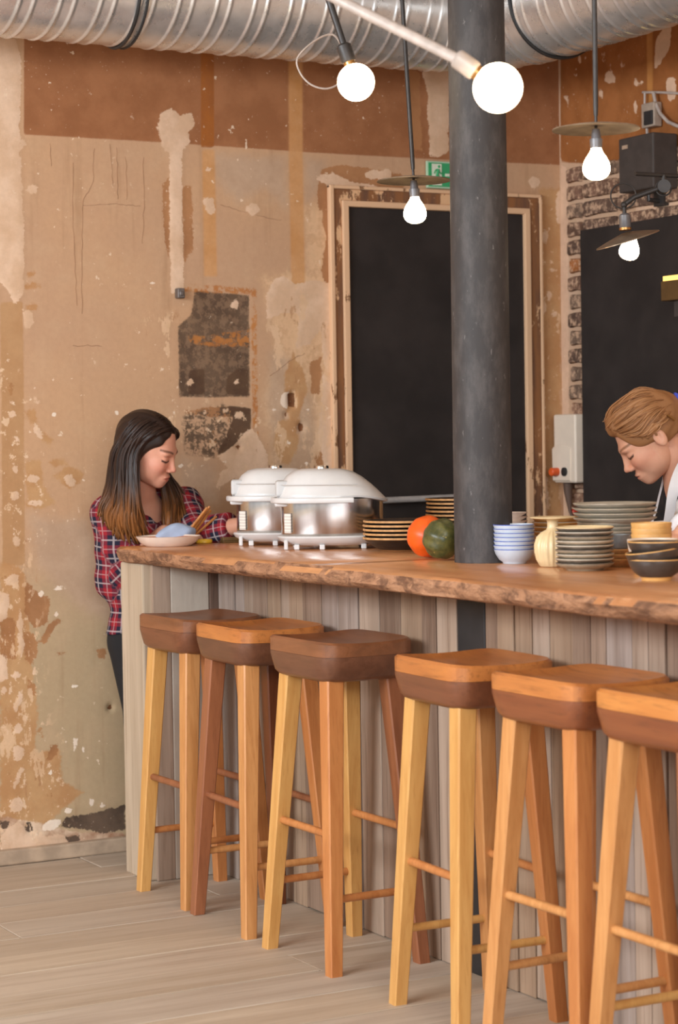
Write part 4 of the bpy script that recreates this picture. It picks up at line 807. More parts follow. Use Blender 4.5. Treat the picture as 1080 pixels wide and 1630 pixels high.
# grey stoneware plates in front
GP = [(0.044, 0.0), (0.047, 0.004), (0.058, 0.007), (0.0685, 0.013), (0.071, 0.016), (0.071, 0.0185), (0.069, 0.019), (0.058, 0.0110), (0.02, 0.0090)]
gp = [ware('stoneware_plate', GP, [MATS[a], MATS[b]], {4: 1, 5: 1}, 40) for a, b in (('stone_glaze', 'stone_dark'), ('stone_dark', 'pale_glaze'), ('stone_glaze', 'pale_glaze'))]
gpt = ware('cream_plate', GP, [MATS['stone_dark'], MATS['cream_glaze']], {4: 1, 5: 1, 6: 1, 7: 1, -1: 1}, 40)
c = onbar(935, 909, 0.044); lab = lab_stack('speckled grey stoneware plate beside the cream vase', 9)
for i in range(9):
    put('stoneware_plate', gpt if i == 8 else gp[i % 3], (c[0] + rnd.uniform(-0.001, 0.001), c[1] + rnd.uniform(-0.001, 0.001), ZB + i * 0.0109), lab(i), 'plate', 'grey stoneware plates beside the vase', (0, 0, rnd.random() * 6))

# large pale plates behind
LP = [(0.060, 0.0), (0.064, 0.003), (0.085, 0.007), (0.104, 0.016), (0.107, 0.0185), (0.107, 0.0205), (0.104, 0.0205), (0.084, 0.0105), (0.02, 0.0080)]
lp = ware('large_plate', LP, [MATS['pale_glaze'], MATS['stone_glaze']], {4: 1, 5: 1}, 48)
lps = ware('medium_plate', [(r * 0.80, z) for r, z in LP], [MATS['pale_glaze'], MATS['stone_glaze']], {4: 1, 5: 1}, 48)
q = atd(980, 860, 5.42); lc = (q.x, q.y)
for i in range(9):
    put('pale_plate', lps, (lc[0] - 0.012 * cr.x, lc[1] - 0.012 * cr.y, ZB + i * 0.0106), lab_stack('medium pale plate under the large plates', 9)(i), 'plate', 'medium pale plates under the large ones')
for i in range(4):
    put('pale_plate', lp, (lc[0], lc[1], ZB + 9 * 0.0106 + 0.0005 + i * 0.0125), lab_stack('large pale plate in front of the black board', 4)(i), 'plate', 'large pale plates in front of the cook')
# tan dishes behind the vase
tp = ware('tan_dish', [(r * 0.60, z * 1.1) for r, z in LP], [MATS['bamboo'], MATS['pale_glaze']], {4: 1, 5: 1}, 40)
q = atd(886, 870, 5.72); 
for i in range(8): put('tan_dish', tp, (q.x, q.y, ZB + i * 0.0122), lab_stack('tan dish behind the cream vase', 8)(i), 'dish', 'tan dishes behind the vase')
# bamboo bowls, white bowl, dark bowls at the right
WB = [(0.026, 0), (0.028, 0.005), (0.040, 0.014), (0.048, 0.032), (0.050, 0.046), (0.0495, 0.048), (0.0465, 0.046), (0.044, 0.032), (0.03, 0.014), (0.01, 0.010)]
wbm = ware('bamboo_bowl', [(r * 0.98, z) for r, z in WB], [MATS['bamboo'], MATS['tan_rim']], {}, 40)
q = atd(1038, 880, 5.08); bc = (q.x, q.y)
for i in range(6): put('bamboo_bowl', wbm, (bc[0], bc[1], ZB + i * 0.0135), lab_stack('honey-coloured wooden bowl behind the dark bowls', 6)(i), 'bowl', 'wooden bowls behind the dark bowls')
DB = [(0.033, 0), (0.034, 0.006), (0.036, 0.008), (0.050, 0.018), (0.060, 0.034), (0.0635, 0.046), (0.0632, 0.0485), (0.0605, 0.0475), (0.056, 0.034), (0.044, 0.019), (0.012, 0.012)]
dbm = ware('dark_bowl', DB, [MATS['dark_bowl'], MATS['bamboo']], {0: 1, 1: 1, 5: 1, 6: 1}, 44)
c = onbar(1049, 925, 0.033)
for i, (dz, tl, lab) in enumerate([(0, 0, 'dark brown bowl with tan rim, lowest at the right edge'), (0.0165, -0.13, 'dark brown bowl with tan rim sitting tilted in the right edge stack'), (0.036, 0.0, 'dark brown bowl, topmost of the right edge stack')]):
    put('dark_bowl', dbm, (c[0], c[1], ZB + dz + (0.004 if i else 0)), lab, 'bowl', 'dark bowls at the right edge', (tl * cf.x, tl * cf.y, 0))
wbw = ware('white_bowl', [(r * 0.93, z * 1.75) for r, z in DB], [MATS['white_ceramic'], MATS['white_glaze']], {}, 44)
q = atd(1040, 900, 4.905); put('white_bowl', wbw, (q.x, q.y, ZB), 'plain off-white bowl behind the dark bowls', 'bowl')
sd = ware('small_tan_dish', [(r * 0.42, z) for r, z in LP], [MATS['tan_rim'], MATS['bamboo']], {4: 1, 5: 1}, 32)
q = atd(987, 890, 5.262)
for i in range(3): put('small_dish', sd, (q.x, q.y, ZB + i * 0.012), lab_stack('small tan dish left of the dark bowls', 3)(i), 'dish', 'small tan dishes beside the dark bowls')
cup = ware('grey_cup', [(0.018, 0), (0.022, 0.003), (0.026, 0.02), (0.027, 0.036), (0.0255, 0.036), (0.024, 0.02), (0.018, 0.006)], [flat('grey_blue_glaze', (136, 142, 146), 0.35), MATS['bluewhite']], {}, 28)
put('small_cup', cup, (q.x, q.y, ZB + 3 * 0.012 + 0.0075), 'small grey-blue cup on the small tan dishes', 'cup')

# ------------------------------------------------------------------ things at the woman's end of the bar
PL = [(0.070, 0.0), (0.074, 0.003), (0.090, 0.013), (0.101, 0.029), (0.1025, 0.031), (0.1005, 0.0315), (0.096, 0.027), (0.080, 0.024), (0.02, 0.023)]
pp = ware('shallow_dish', PL, [MATS['white_glaze'], MATS['salmon_clay']], {6: 1, 7: 1, -1: 1}, 56)
c = onbar(262, 870.5, 0.070); c = (c[0] + 0.002, c[1] - 0.012, ZB); PLC = c
put('serving_dish', pp, c, 'white shallow dish with a salmon inside at the end of the bar', 'dish')
q = onz(325, 864.5, ZB); put('yellow_lid', ware('yellow_lid', [(0.024, 0), (0.0265, 0.002), (0.0265, 0.010), (0.024, 0.0125), (0.012, 0.0125), (0.010, 0.010), (0.002, 0.010)], [flat('yellow_plastic', (226, 180, 48), 0.45), MATS['bamboo']], {}, 28), (q.x, q.y, ZB), 'small flat yellow lid on the bar beside the white dish', 'lid')
q = onz(384, 863, ZB); ty = tag(empty('serving_tray', (q.x, q.y + 0.02, ZB), -0.15), 'low olive-brown tray on the bar beside the far rice cooker', 'tray')
om = flat('olive_wood', (104, 78, 42), 0.5); MB().box((-0.06, -0.03, 0), (0.06, 0.03, 0.006)).build('bottom', om, ty, smooth=False, bevel=0.002)
for lo, hi in (((-0.06, -0.03, 0.006), (0.06, -0.025, 0.018)), ((-0.06, 0.025, 0.006), (0.06, 0.03, 0.018)), ((-0.06, -0.025, 0.006), (-0.055, 0.025, 0.018)), ((0.055, -0.025, 0.006), (0.06, 0.025, 0.018))): MB().box(lo, hi).build('rim', om, ty, smooth=False, bevel=0.0015)
# ------------------------------------------------------------------ implicit bodies (numpy surface nets)
def surfnet(fn, lo, hi, h):
    lo = np.asarray(lo, float); n = np.maximum(((np.asarray(hi, float) - lo) / h).astype(int) + 1, 4)
    ax = [lo[i] + h * np.arange(n[i]) for i in range(3)]
    X, Y, Z = np.meshgrid(*ax, indexing='ij'); f = fn(np.stack([X, Y, Z], -1).reshape(-1, 3)).reshape(n)
    s = f < 0; c = n - 1
    def cor(a, i, j, k): return a[i:i + c[0], j:j + c[1], k:k + c[2]]
    cnt = sum(cor(s, i, j, k).astype(np.int8) for i in (0, 1) for j in (0, 1) for k in (0, 1))
    act = (cnt > 0) & (cnt < 8); cells = np.argwhere(act); ids = -np.ones(c, np.int64); ids[act] = np.arange(len(cells))
    pos = np.zeros((len(cells), 3)); num = np.zeros(len(cells)); I = tuple(cells.T)
    E8 = [(i, j, k) for i in (0, 1) for j in (0, 1) for k in (0, 1)]
    for a in E8:
        for d in range(3):
            if a[d]: continue
            b = list(a); b[d] = 1
            fa = f[I[0] + a[0], I[1] + a[1], I[2] + a[2]]; fb = f[I[0] + b[0], I[1] + b[1], I[2] + b[2]]
            m = (fa < 0) != (fb < 0); t = np.where(m, fa / np.where(m, fa - fb, 1), 0)
            p = np.tile(np.array(a, float), (len(cells), 1)); p[:, d] += t
            pos += p * m[:, None]; num += m
    pos = lo + h * (cells + pos / num[:, None]); quads = []
    for d in range(3):
        e = [(d + 1) % 3, (d + 2) % 3]; sl0 = [slice(None)] * 3; sl1 = [slice(None)] * 3
        sl0[d] = slice(0, n[d] - 1); sl1[d] = slice(1, n[d])
        for q in e: sl0[q] = slice(1, n[q] - 1); sl1[q] = slice(1, n[q] - 1)
        A, Bm = s[tuple(sl0)], s[tuple(sl1)]; ed = np.argwhere(A != Bm); sg = A[tuple(ed.T)]
        base = ed.copy(); base[:, e[0]] += 1; base[:, e[1]] += 1
        g = []
        for u, v in ((0, 0), (1, 0), (1, 1), (0, 1)):
            k = base.copy(); k[:, e[0]] -= 1 - u; k[:, e[1]] -= 1 - v; g.append(ids[tuple(k.T)])
        Q = np.stack(g, 1); Q[~sg] = Q[~sg][:, ::-1]; quads.append(Q)
    return pos, np.concatenate(quads)

def ell(p, c, r, R=None):
    q = p - np.asarray(c); 
    if R is not None: q = q @ R
    r = np.asarray(r, float); k0 = np.sqrt(((q / r) ** 2).sum(1)); k1 = np.sqrt(((q / r ** 2) ** 2).sum(1)) + 1e-9
    return k0 * (k0 - 1) / k1
def cap(p, a, b, ra, rb=None):
    rb = ra if rb is None else rb; a = np.asarray(a, float); b = np.asarray(b, float); e = b - a
    t = np.clip(((p - a) @ e) / (e @ e), 0, 1); d = p - a - t[:, None] * e
    return np.sqrt((d * d).sum(1)) - (ra + (rb - ra) * t)
def smin(a, b, k): h = np.maximum(k - np.abs(a - b), 0) / k; return np.minimum(a, b) - h * h * k * 0.25
def smax(a, b, k): return -smin(-a, -b, k)
def union(ds, k):
    d = ds[0]
    for e in ds[1:]: d = smin(d, e, k)
    return d

# ---- head in its own frame: +x face, +y left, +z up
def head_sdf(p):
    y = np.abs(p[:, 1]); q = np.stack([p[:, 0], y, p[:, 2]], 1)
    d = union([ell(q, (-0.014, 0, 0.034), (0.092, 0.072, 0.084)), ell(q, (0.030, 0, -0.026), (0.054, 0.056, 0.072))], 0.03)
    d = smin(d, ell(q, (0.026, 0.0, -0.060), (0.050, 0.050, 0.036)), 0.03)
    d = smin(d, ell(q, (0.068, 0, -0.088), (0.018, 0.021, 0.016)), 0.024)
    d = smin(d, ell(q, (0.056, 0.034, -0.026), (0.026, 0.024, 0.024)), 0.02)
    d = smin(d, ell(q, (0.072, 0.022, 0.020), (0.014, 0.026, 0.010)), 0.02)
    d = smax(d, -ell(q, (0.097, 0.031, 0.002), (0.014, 0.017, 0.011)), 0.014)
    d = smin(d, ell(q, (0.070, 0.031, -0.001), (0.0125, 0.0150, 0.0118)), 0.005)
    d = smin(d, cap(q, (0.082, 0, 0.012), (0.098, 0, -0.026), 0.0062, 0.0085), 0.010)
    d = smin(d, ell(q, (0.1005, 0, -0.030), (0.0095, 0.0090, 0.0082)), 0.008)
    d = smin(d, ell(q, (0.092, 0.0115, -0.035), (0.009, 0.0065, 0.0065)), 0.006)
    d = smin(d, ell(q, (0.079, 0, -0.066), (0.013, 0.024, 0.016)), 0.014)
    d = smin(d, ell(q, (0.0885, 0, -0.0590), (0.0075, 0.021, 0.0048)), 0.004)
    d = smin(d, ell(q, (0.0865, 0, -0.0695), (0.0075, 0.018, 0.0056)), 0.004)
    d = smax(d, -ell(q, (0.096, 0, -0.0640), (0.0075, 0.024, 0.0012)), 0.003)
    e = ell(q, (-0.012, 0.0745, -0.006), (0.017, 0.0085, 0.030)); e = smax(e, -ell(q, (-0.008, 0.083, -0.003), (0.009, 0.006, 0.017)), 0.004)
    return smin(d, e, 0.006)
HP, HQ = surfnet(head_sdf, (-0.125, -0.10, -0.135), (0.130, 0.10, 0.135), 0.0026)
def head_colors(skin, lip, brow, lash, cheek):
    p = HP; y = np.abs(p[:, 1]); x, z = p[:, 0], p[:, 2]; c = np.tile(np.array(lin(skin)), (len(p), 1))
    def blend(m, col): c[:] = c * (1 - m[:, None]) + np.array(lin(col)) * m[:, None]
    blend(0.55 * np.exp(-(((y - 0.042) / 0.022) ** 2 + ((z + 0.030) / 0.022) ** 2)) * (x > 0.02), cheek)
    blend(0.5 * np.exp(-((z + 0.034) / 0.010) ** 2 - (y / 0.016) ** 2) * (x > 0.085), cheek)
    blend(np.clip(1.4 - np.abs(np.sqrt((y / 0.024) ** 2 + ((z + 0.0645) / 0.0115) ** 2)) * 1.3, 0, 1) * (x > 0.074), lip)
    by = 0.0225 + 0.006 * np.sin(np.clip((y - 0.012) / 0.042, 0, 1) * PI * 0.75)
    blend(np.clip(1.5 - np.abs(z - by) / 0.0030, 0, 1) * (y > 0.012) * (y < 0.052) * (x > 0.03) * 0.85, brow)
    ly = -0.0045 - 0.003 * (1 - ((y - 0.031) / 0.016) ** 2)
    blend(np.clip(1.5 - np.abs(z - ly) / 0.0032, 0, 1) * (np.abs(y - 0.032) < 0.0165) * (x > 0.05), lash)
    blend(np.clip(1.2 - np.abs(z - 0.011) / 0.0024, 0, 1) * (np.abs(y - 0.031) < 0.015) * (x > 0.05) * 0.25, brow)
    return c
def frame(fw, roll=0.0):
    F = Vector(fw).normalized(); L = Vector((0, 0, 1)).cross(F).normalized(); U = F.cross(L)
    L2 = math.cos(roll) * L + math.sin(roll) * U; U2 = F.cross(L2)
    return np.array([list(F), list(L2), list(U2)])      # rows: local axes in world
def mesh_obj(name, parts, mat, parent, origin, attrs=None):
    """parts: list of (verts world, quads); joined into one mesh object"""
    vs, qs, b = [], [], 0
    for v, q in parts: vs.append(v); qs.append(q + b); b += len(v)
    me = np_mesh(name, np.concatenate(vs) - np.asarray(origin), np.concatenate(qs), mat)
    for k, (ty, val) in (attrs or {}).items():
        a = me.attributes.new(k, ty, 'POINT')
        if ty == 'FLOAT_COLOR': a.data.foreach_set('color', val.astype(np.float32).ravel())
        else: a.data.foreach_set('value', val.astype(np.float32))
    o = bpy.data.objects.new(name, me); COL.objects.link(o); o.parent = parent; return o

t = NT('skin'); v = t.coord('Object', (1, 1, 1), False); n = t.noise(v, 60, 4)
c = t.mix(t.rng(n, 0.3, 0.7, 0, 0.10), t.attrc('col'), lin((190, 110, 84))); t.b.inputs['Subsurface Weight'].default_value = 0.12; t.b.inputs['Subsurface Radius'].default_value = (0.012, 0.004, 0.002); t.b.inputs['Subsurface Scale'].default_value = 0.4
t.done(c, 0.5, 0, 0.35)
def hair_mat(name, c1, c2, c3, zlo=None, zhi=None, bump=0.25):
    t = NT(name); n = t.attr('hs'); col = t.mix(n, lin(c2), lin(c1))
    if zlo is not None:
        sx = t.new('ShaderNodeSeparateXYZ'); t.link(t.coord('Object', (1, 1, 1), False), sx.inputs[0])
        col = t.mix(t.rng(sx.outputs[2], zhi, zlo), col, t.mix(n, lin(tuple(int(x * 0.62) for x in c3)), lin(c3)))
    t.done(col, 0.45, 0, 0.35); return t.m
def catmull(pts, m):
    P = [np.asarray(p, float) for p in pts]; P = [2 * P[0] - P[1]] + P + [2 * P[-1] - P[-2]]; out = []
    for i in range(1, len(P) - 2):
        for j in range(m):
            t = j / m; out.append(0.5 * ((2 * P[i]) + (-P[i - 1] + P[i + 1]) * t + (2 * P[i - 1] - 5 * P[i] + 4 * P[i + 1] - P[i + 2]) * t * t + (-P[i - 1] + 3 * P[i] - 3 * P[i + 1] + P[i + 2]) * t ** 3))
    out.append(P[-2]); return out
def strands(mb, guides, n, rad, jit, rs, m=5, tip=0.35, push=0.0, vary=True):
    G = [np.array(g, float) for g in guides]
    for i in range(n):
        u = (i + rs.uniform(-0.4, 0.4)) / max(n - 1, 1) * (len(G) - 1); u = min(max(u, 0), len(G) - 1 - 1e-6); k = int(u); f = u - k
        g = G[k] * (1 - f) + G[k + 1] * f; j = rs.normal(0, 1, g.shape) * jit; j[0] *= 0.3; off = rs.normal(0, 1, 3) * push
        pts = catmull(g + j + off, m); pts = pts[:max(6, len(pts) - (rs.randint(0, 4) if vary else 0))]; L = len(pts); r = rad * rs.uniform(0.75, 1.25)
        nb = len(mb.v)
        mb.tube([tuple(p) for p in pts], [r * (0.55 + 0.45 * min(1, 5 * q / L)) * (1 - (1 - tip) * max(0, (q / (L - 1) - 0.6) / 0.4) ** 1.5) for q in range(L)], 6)
        if not hasattr(mb, 'hv'): mb.hv = []
        mb.hv += [rs.uniform(0, 1)] * (len(mb.v) - nb)

def hand_prims(p, wrist, pdir, pnorm, side, curl=0.5, k=0.8):
    """palm + five fingers; pdir along the hand, pnorm out of the back of the hand, side = thumb side"""
    W, D, Nn, S = [np.asarray(Vector(v)) if not isinstance(v, np.ndarray) else v for v in (wrist, Vector(pdir).normalized(), Vector(pnorm).normalized(), Vector(side).normalized())]
    R = np.stack([D, S, Nn], 1); ds = [ell(p, W + D * 0.045 * k, (0.050 * k, 0.040 * k, 0.016 * k), R)]
    for i, (off, ln) in enumerate(((0.028, 0.070), (0.009, 0.078), (-0.010, 0.072), (-0.027, 0.056))):
        a = W + D * 0.080 * k + S * off * k; ang = 0.0; pts = [a]
        for s in (0.45, 0.30, 0.25):
            ang += curl; pts.append(pts[-1] + (D * math.cos(ang) - Nn * math.sin(ang)) * ln * s * k)
        for s in range(3): ds.append(cap(p, pts[s], pts[s + 1], (0.0092 - 0.0012 * s) * k, (0.0086 - 0.0012 * s) * k))
    a = W + D * 0.020 * k + S * 0.032 * k; b = a + (D * 0.55 + S * 0.6 - Nn * 0.3) * 0.045 * k; c_ = b + (D * 0.9 + S * 0.1 - Nn * 0.25) * 0.035 * k
    th = smin(cap(p, a, b, 0.012 * k, 0.010 * k), cap(p, b, c_, 0.010 * k, 0.008 * k), 0.004)
    d = ds[0]
    for e in ds[1:]: d = smin(d, e, 0.006)
    return smin(d, th, 0.012)
def bounds(pts, pad): a = np.array([list(p) for p in pts]); return a.min(0) - pad, a.max(0) + pad
def V(px, py, Y): return np.array(list(ony(px, py, Y)))
def folds(p, a=0.003, f=46, s=0.0):
    return a * (np.sin(f * p[:, 0] + 9 * np.sin(7 * p[:, 2] + s)) * np.sin(f * 0.8 * p[:, 2] + 6 * np.sin(9 * p[:, 1] + s)) + 0.6 * np.sin(f * 0.55 * (p[:, 2] + p[:, 1]) + s))

# ------------------------------------------------------------------ woman in the plaid shirt
rs = np.random.RandomState(5)
hc = V(237, 716, 6.295); HF = frame((0.68, -0.66, -0.40), 0.10)
headw = HP @ HF + hc
shR, shL = V(178, 818, 6.44), V(292, 806, 6.44); elR = V(180, 925, 6.46); wrR = V(262, 848, 6.275)
elL = V(314, 852, 6.30); wrL = V(384, 836, 6.145); nk0 = hc + np.array([-0.02, 0, -0.05]) @ HF; nk1 = V(228, 815, 6.42)
ch = V(233, 860, 6.43); wa = V(240, 940, 6.44); pe = V(246, 1010, 6.44)
hipR, hipL = pe + np.array([-0.075, 0, -0.03]), pe + np.array([0.075, 0, -0.03])
knR, knL = np.array([hipR[0] + 0.015, 6.40, 0.45]), np.array([hipL[0] + 0.01, 6.40, 0.45]); anR, anL = np.array([hipR[0] + 0.02, 6.45, 0.06]), np.array([hipL[0], 6.45, 0.06])
def torso_w(p, g=0.0):
    return union([ell(p, ch, (0.150 + g, 0.092 + g, 0.135 + g)), ell(p, wa, (0.118 + g, 0.086 + g, 0.12 + g)), ell(p, pe, (0.150 + g, 0.098 + g, 0.105 + g)), cap(p, shR, shL, 0.046 + g), cap(p, nk1, ch, 0.05 + g)], 0.06)
def arms_w(p, g=0.0, cut=False):
    r = smin(cap(p, shR, elR, 0.046 + g, 0.041 + g), cap(p, elR, wrR, 0.040 + g, 0.027 + g), 0.02); l = smin(cap(p, shL, elL, 0.046 + g, 0.040 + g), cap(p, elL, wrL, 0.039 + g, 0.027 + g), 0.02)
    return np.minimum(r, l)
def legs_w(p, g=0.0):
    return union([cap(p, hipR, knR, 0.076 + g, 0.052 + g), cap(p, knR, anR, 0.052 + g, 0.036 + g), cap(p, hipL, knL, 0.076 + g, 0.052 + g), cap(p, knL, anL, 0.052 + g, 0.036 + g)], 0.03)
def body_w(p):
    d = smin(torso_w(p), arms_w(p), 0.03); d = smin(d, cap(p, nk0, nk1, 0.044, 0.052), 0.02); d = smin(d, legs_w(p), 0.03)
    f = union([cap(p, anR, anR + np.array([0.02, -0.12, -0.035]), 0.035, 0.025), cap(p, anL, anL + np.array([0.02, -0.12, -0.035]), 0.035, 0.025)], 0.01)
    d = smin(d, f, 0.02); return np.maximum(d, -(p[:, 2] - 0.003))
lo, hi = bounds([shR, shL, elR, elL, wrR, wrL, hipR, hipL, anR, anL, nk0, anL + np.array([0, -0.14, -0.06])], 0.09)
pb, qb = surfnet(body_w, lo, hi, 0.009)
hdL = lambda p: hand_prims(p, wrL + 0.0, (1.0, -0.25, -0.12), (0, 0.3, 1), (-0.4, 1, 0.1), 0.35, 0.92)
hdR = lambda p: hand_prims(p, wrR + 0.0, (1.0, -0.2, -0.02), (0, 0, 1), (0.2, 1.0, 0), 0.25, 0.92)
lo, hi = bounds([wrL, wrL + (wrL - elL) * 0.8], 0.10); pl, ql = surfnet(lambda p: smin(hdL(p), cap(p, elL, wrL, 0.039, 0.026), 0.01), lo, hi, 0.0032)
lo, hi = bounds([wrR, wrR + np.array([0.16, -0.03, -0.02])], 0.06); pr, qr = surfnet(lambda p: smin(hdR(p), cap(p, elR, wrR, 0.04, 0.026), 0.01), lo, hi, 0.0032)
wo = tag(empty('person', (hipR[0] + 0.08, 6.45, 0.0)), 'person with long brown hair in a red plaid shirt leaning over the bar end', 'person')
SK = np.array(lin((214, 152, 124)))
col = np.concatenate([head_colors((218, 158, 132), (186, 104, 92), (74, 46, 34), (40, 26, 22), (214, 132, 112)), np.tile(SK, (len(pb) + len(pl) + len(pr), 1))])
O = np.array(wo.location)
mesh_obj('body', [(headw, HQ), (pb, qb), (pl, ql), (pr, qr)], MATS['skin'], wo, O, {'col': ('FLOAT_COLOR', col)})
# plaid shirt with rolled cuffs
hem = 0.762
def shirt_w(p):
    fo = folds(p, 0.0032)
    t_ = union([ell(p, ch, (0.165, 0.106, 0.145)), ell(p, wa, (0.150, 0.105, 0.14)), ell(p, pe - np.array([0, 0, 0.03]), (0.175, 0.118, 0.16)), cap(p, shR, shL, 0.058), cap(p, nk1 - np.array([0, 0, 0.01]), ch, 0.066)], 0.06)
    cutL = elL + (wrL - elL) * 0.80; cutR = elR + (wrR - elR) * 0.62
    r = smin(cap(p, shR, elR, 0.064, 0.056), cap(p, elR, cutR, 0.056, 0.048), 0.02); l = smin(cap(p, shL, elL, 0.064, 0.056), cap(p, elL, cutL, 0.056, 0.046), 0.02)
    for c_, e_ in ((cutL, elL), (cutR, elR)):
        dd = (c_ - e_) / np.linalg.norm(c_ - e_); cuff = cap(p, c_ - dd * 0.045, c_ - dd * 0.012, 0.051, 0.051)
        r = np.minimum(r, cuff) if c_ is cutR else r; l = np.minimum(l, cuff) if c_ is cutL else l
        pl_ = (p - c_) @ dd; r = smax(r, pl_, 0.006) if c_ is cutR else r; l = smax(l, pl_, 0.006) if c_ is cutL else l
    d = smin(t_, np.minimum(r, l), 0.025) + fo
    d = smax(d, hem - p[:, 2] + 0.02 * np.cos(14 * (p[:, 0] - pe[0])), 0.006)
    neck = cap(p, nk0 + np.array([0, -0.02, 0.02]), nk1 + np.array([0.01, -0.040, 0.0]), 0.052, 0.046); d = smax(d, -neck, 0.008)
    vneck = cap(p, nk1 + np.array([0.01, -0.07, 0.0]), ch + np.array([0.012, -0.115, 0.05]), 0.026, 0.006); d = smax(d, -vneck, 0.006)
    return d
lo, hi = bounds([shR, shL, elR, elL, wrL, wrR, np.array([pe[0] - 0.12, 6.44, hem]), np.array([pe[0] + 0.12, 6.44, hem]), nk1 + np.array([0, 0, 0.05])], 0.085)
ps, qs = surfnet(shirt_w, lo, hi, 0.0055)
segs = [(shR, elR, 0.055), (elR, wrR, 0.05), (shL, elL, 0.055), (elL, wrL, 0.05)]
dist = [torso_w(ps, 0.012) + 0.004] + [cap(ps, a, b, r) for a, b, r in segs]; w = np.argmin(np.stack(dist), 0)
pu = np.zeros(len(ps)); pv = np.zeros(len(ps))
ang = np.arctan2(ps[:, 0] - ch[0], -(ps[:, 1] - ch[1] - 0.02)); pu[:] = ang * 0.13; pv[:] = ps[:, 2]
for i, (a, b, r) in enumerate(segs):
    m = w == i + 1; e = (b - a) / np.linalg.norm(b - a); e1 = np.cross(e, [0.3, 0.2, 0.93]); e1 /= np.linalg.norm(e1); e2 = np.cross(e, e1); q = ps[m] - a
    pu[m] = np.arctan2(q @ e2, q @ e1) * 0.05; pv[m] = q @ e + 0.02 * i
t = NT('plaid_flannel'); PE_ = 0.060
def band(x, a, b, s=0.015): return t.math('MULTIPLY', t.rng(x, a - s, a + s), t.rng(x, b + s, b - s))
fu = t.math('FRACT', t.math('DIVIDE', t.attr('pu'), PE_)); fv = t.math('FRACT', t.math('DIVIDE', t.attr('pv'), PE_))
nv = t.math('ADD', t.math('MULTIPLY', band(fu, 0.42, 0.97), 0.55), t.math('MULTIPLY', band(fv, 0.42, 0.97), 0.45))
c = t.mix(nv, lin((150, 40, 48)), lin((40, 38, 54)))
c = t.mix(t.math('MULTIPLY', t.math('MAXIMUM', band(fu, 0.66, 0.74), band(fv, 0.66, 0.74)), 0.5), c, lin((206, 190, 188)))
c = t.mix(t.math('MULTIPLY', t.math('MAXIMUM', band(fu, 0.18, 0.23), band(fv, 0.18, 0.23)), 0.45), c, lin((196, 170, 168)))
n = t.noise(t.coord('Object', (1, 1, 1), False), 260, 2); t.bump(n, 0.2, 0.002); t.done(c, 0.9, 0, 0.15)
mesh_obj('shirt', [(ps, qs)], MATS['plaid_flannel'], wo, O, {'pu': ('FLOAT', pu), 'pv': ('FLOAT', pv)})['label'] = 'red, navy and white plaid flannel shirt'
lo, hi = bounds([hipR, hipL, knR, knL, anR, anL], 0.11)
pj_, qj = surfnet(lambda p: np.maximum(smin(legs_w(p, 0.008), ell(p, pe, (0.156, 0.104, 0.10)), 0.03), 0.075 - p[:, 2]), lo, hi, 0.010)
mesh_obj('trousers', [(pj_, qj)], flat('dark_denim', (24, 22, 24), 0.85, var=0.2), wo, O)
ft = []
for an in (anR, anL):
    lo, hi = bounds([an, an + np.array([0.02, -0.14, -0.05])], 0.055); ft.append(surfnet(lambda p: np.maximum(union([cap(p, an + np.array([0, 0, -0.012]), an + np.array([0.02, -0.13, -0.028]), 0.042, 0.030), cap(p, an, an + np.array([0, 0, 0.03]), 0.042)], 0.02), 0.002 - p[:, 2]), lo, hi, 0.007))
for f_ in ft: mesh_obj('shoe', [f_], flat('shoe_black', (36, 34, 34), 0.5), wo, O)
# hair: cap plus combed strands
hair_mat('brown_hair', (54, 36, 28), (34, 22, 18), (148, 92, 46), 1.10, 1.27)
def hcap(p):
    q = (p - hc) @ HF.T; y = np.abs(q[:, 1]); qq = np.stack([q[:, 0], y, q[:, 2]], 1)
    d = ell(qq, (-0.020, 0, 0.034), (0.104, 0.083, 0.090)); d = smin(d, ell(qq, (-0.040, 0, -0.04), (0.066, 0.074, 0.10)), 0.04)
    cut = union([ell(qq, (0.118, 0, -0.022), (0.100, 0.076, 0.122)), ell(qq, (0.070, 0.06, -0.060), (0.066, 0.05, 0.095))], 0.03)
    return smax(d, -cut, 0.012) + 0.0012 * np.sin(180 * q[:, 1] + 40 * q[:, 2]) * (q[:, 2] > -0.05)
pc, qc = surfnet(hcap, hc - 0.17, hc + 0.17, 0.004)
mb = MB()
def HL(x, y, z): return np.array([x * (0.74 if x < 0 else 1.0), y * 0.95, z * 0.86 if z > 0.1 else z]) @ HF + hc
# near sheet (her right side): from the parting over the temple, behind the cheek and over the shoulder
near = [[HL(0.060, -0.010, 0.108), HL(0.030, -0.078, 0.070), HL(0.004, -0.092, 0.0), V(219, 790, 6.225), V(228, 826, 6.235), V(240, 858, 6.26)],
        [HL(0.030, -0.015, 0.130), HL(0.000, -0.090, 0.070), HL(-0.030, -0.096, -0.01), V(207, 792, 6.245), V(206, 832, 6.255), V(216, 868, 6.27)],
        [HL(0.000, -0.015, 0.138), HL(-0.045, -0.088, 0.070), HL(-0.070, -0.090, -0.03), V(190, 790, 6.30), V(180, 824, 6.320), V(184, 858, 6.33)],
        [HL(-0.035, -0.010, 0.135), HL(-0.085, -0.070, 0.065), HL(-0.110, -0.070, -0.04), V(174, 778, 6.36), V(161, 804, 6.375), V(154, 824, 6.38)],
        [HL(-0.070, 0.0, 0.118), HL(-0.118, -0.030, 0.045), HL(-0.132, -0.030, -0.05), V(176, 770, 6.42), V(166, 796, 6.47), V(162, 812, 6.49)]]
strands(mb, near, 120, 0.0062, 0.0030, rs); strands(mb, near, 90, 0.0036, 0.0050, rs, push=0.003)
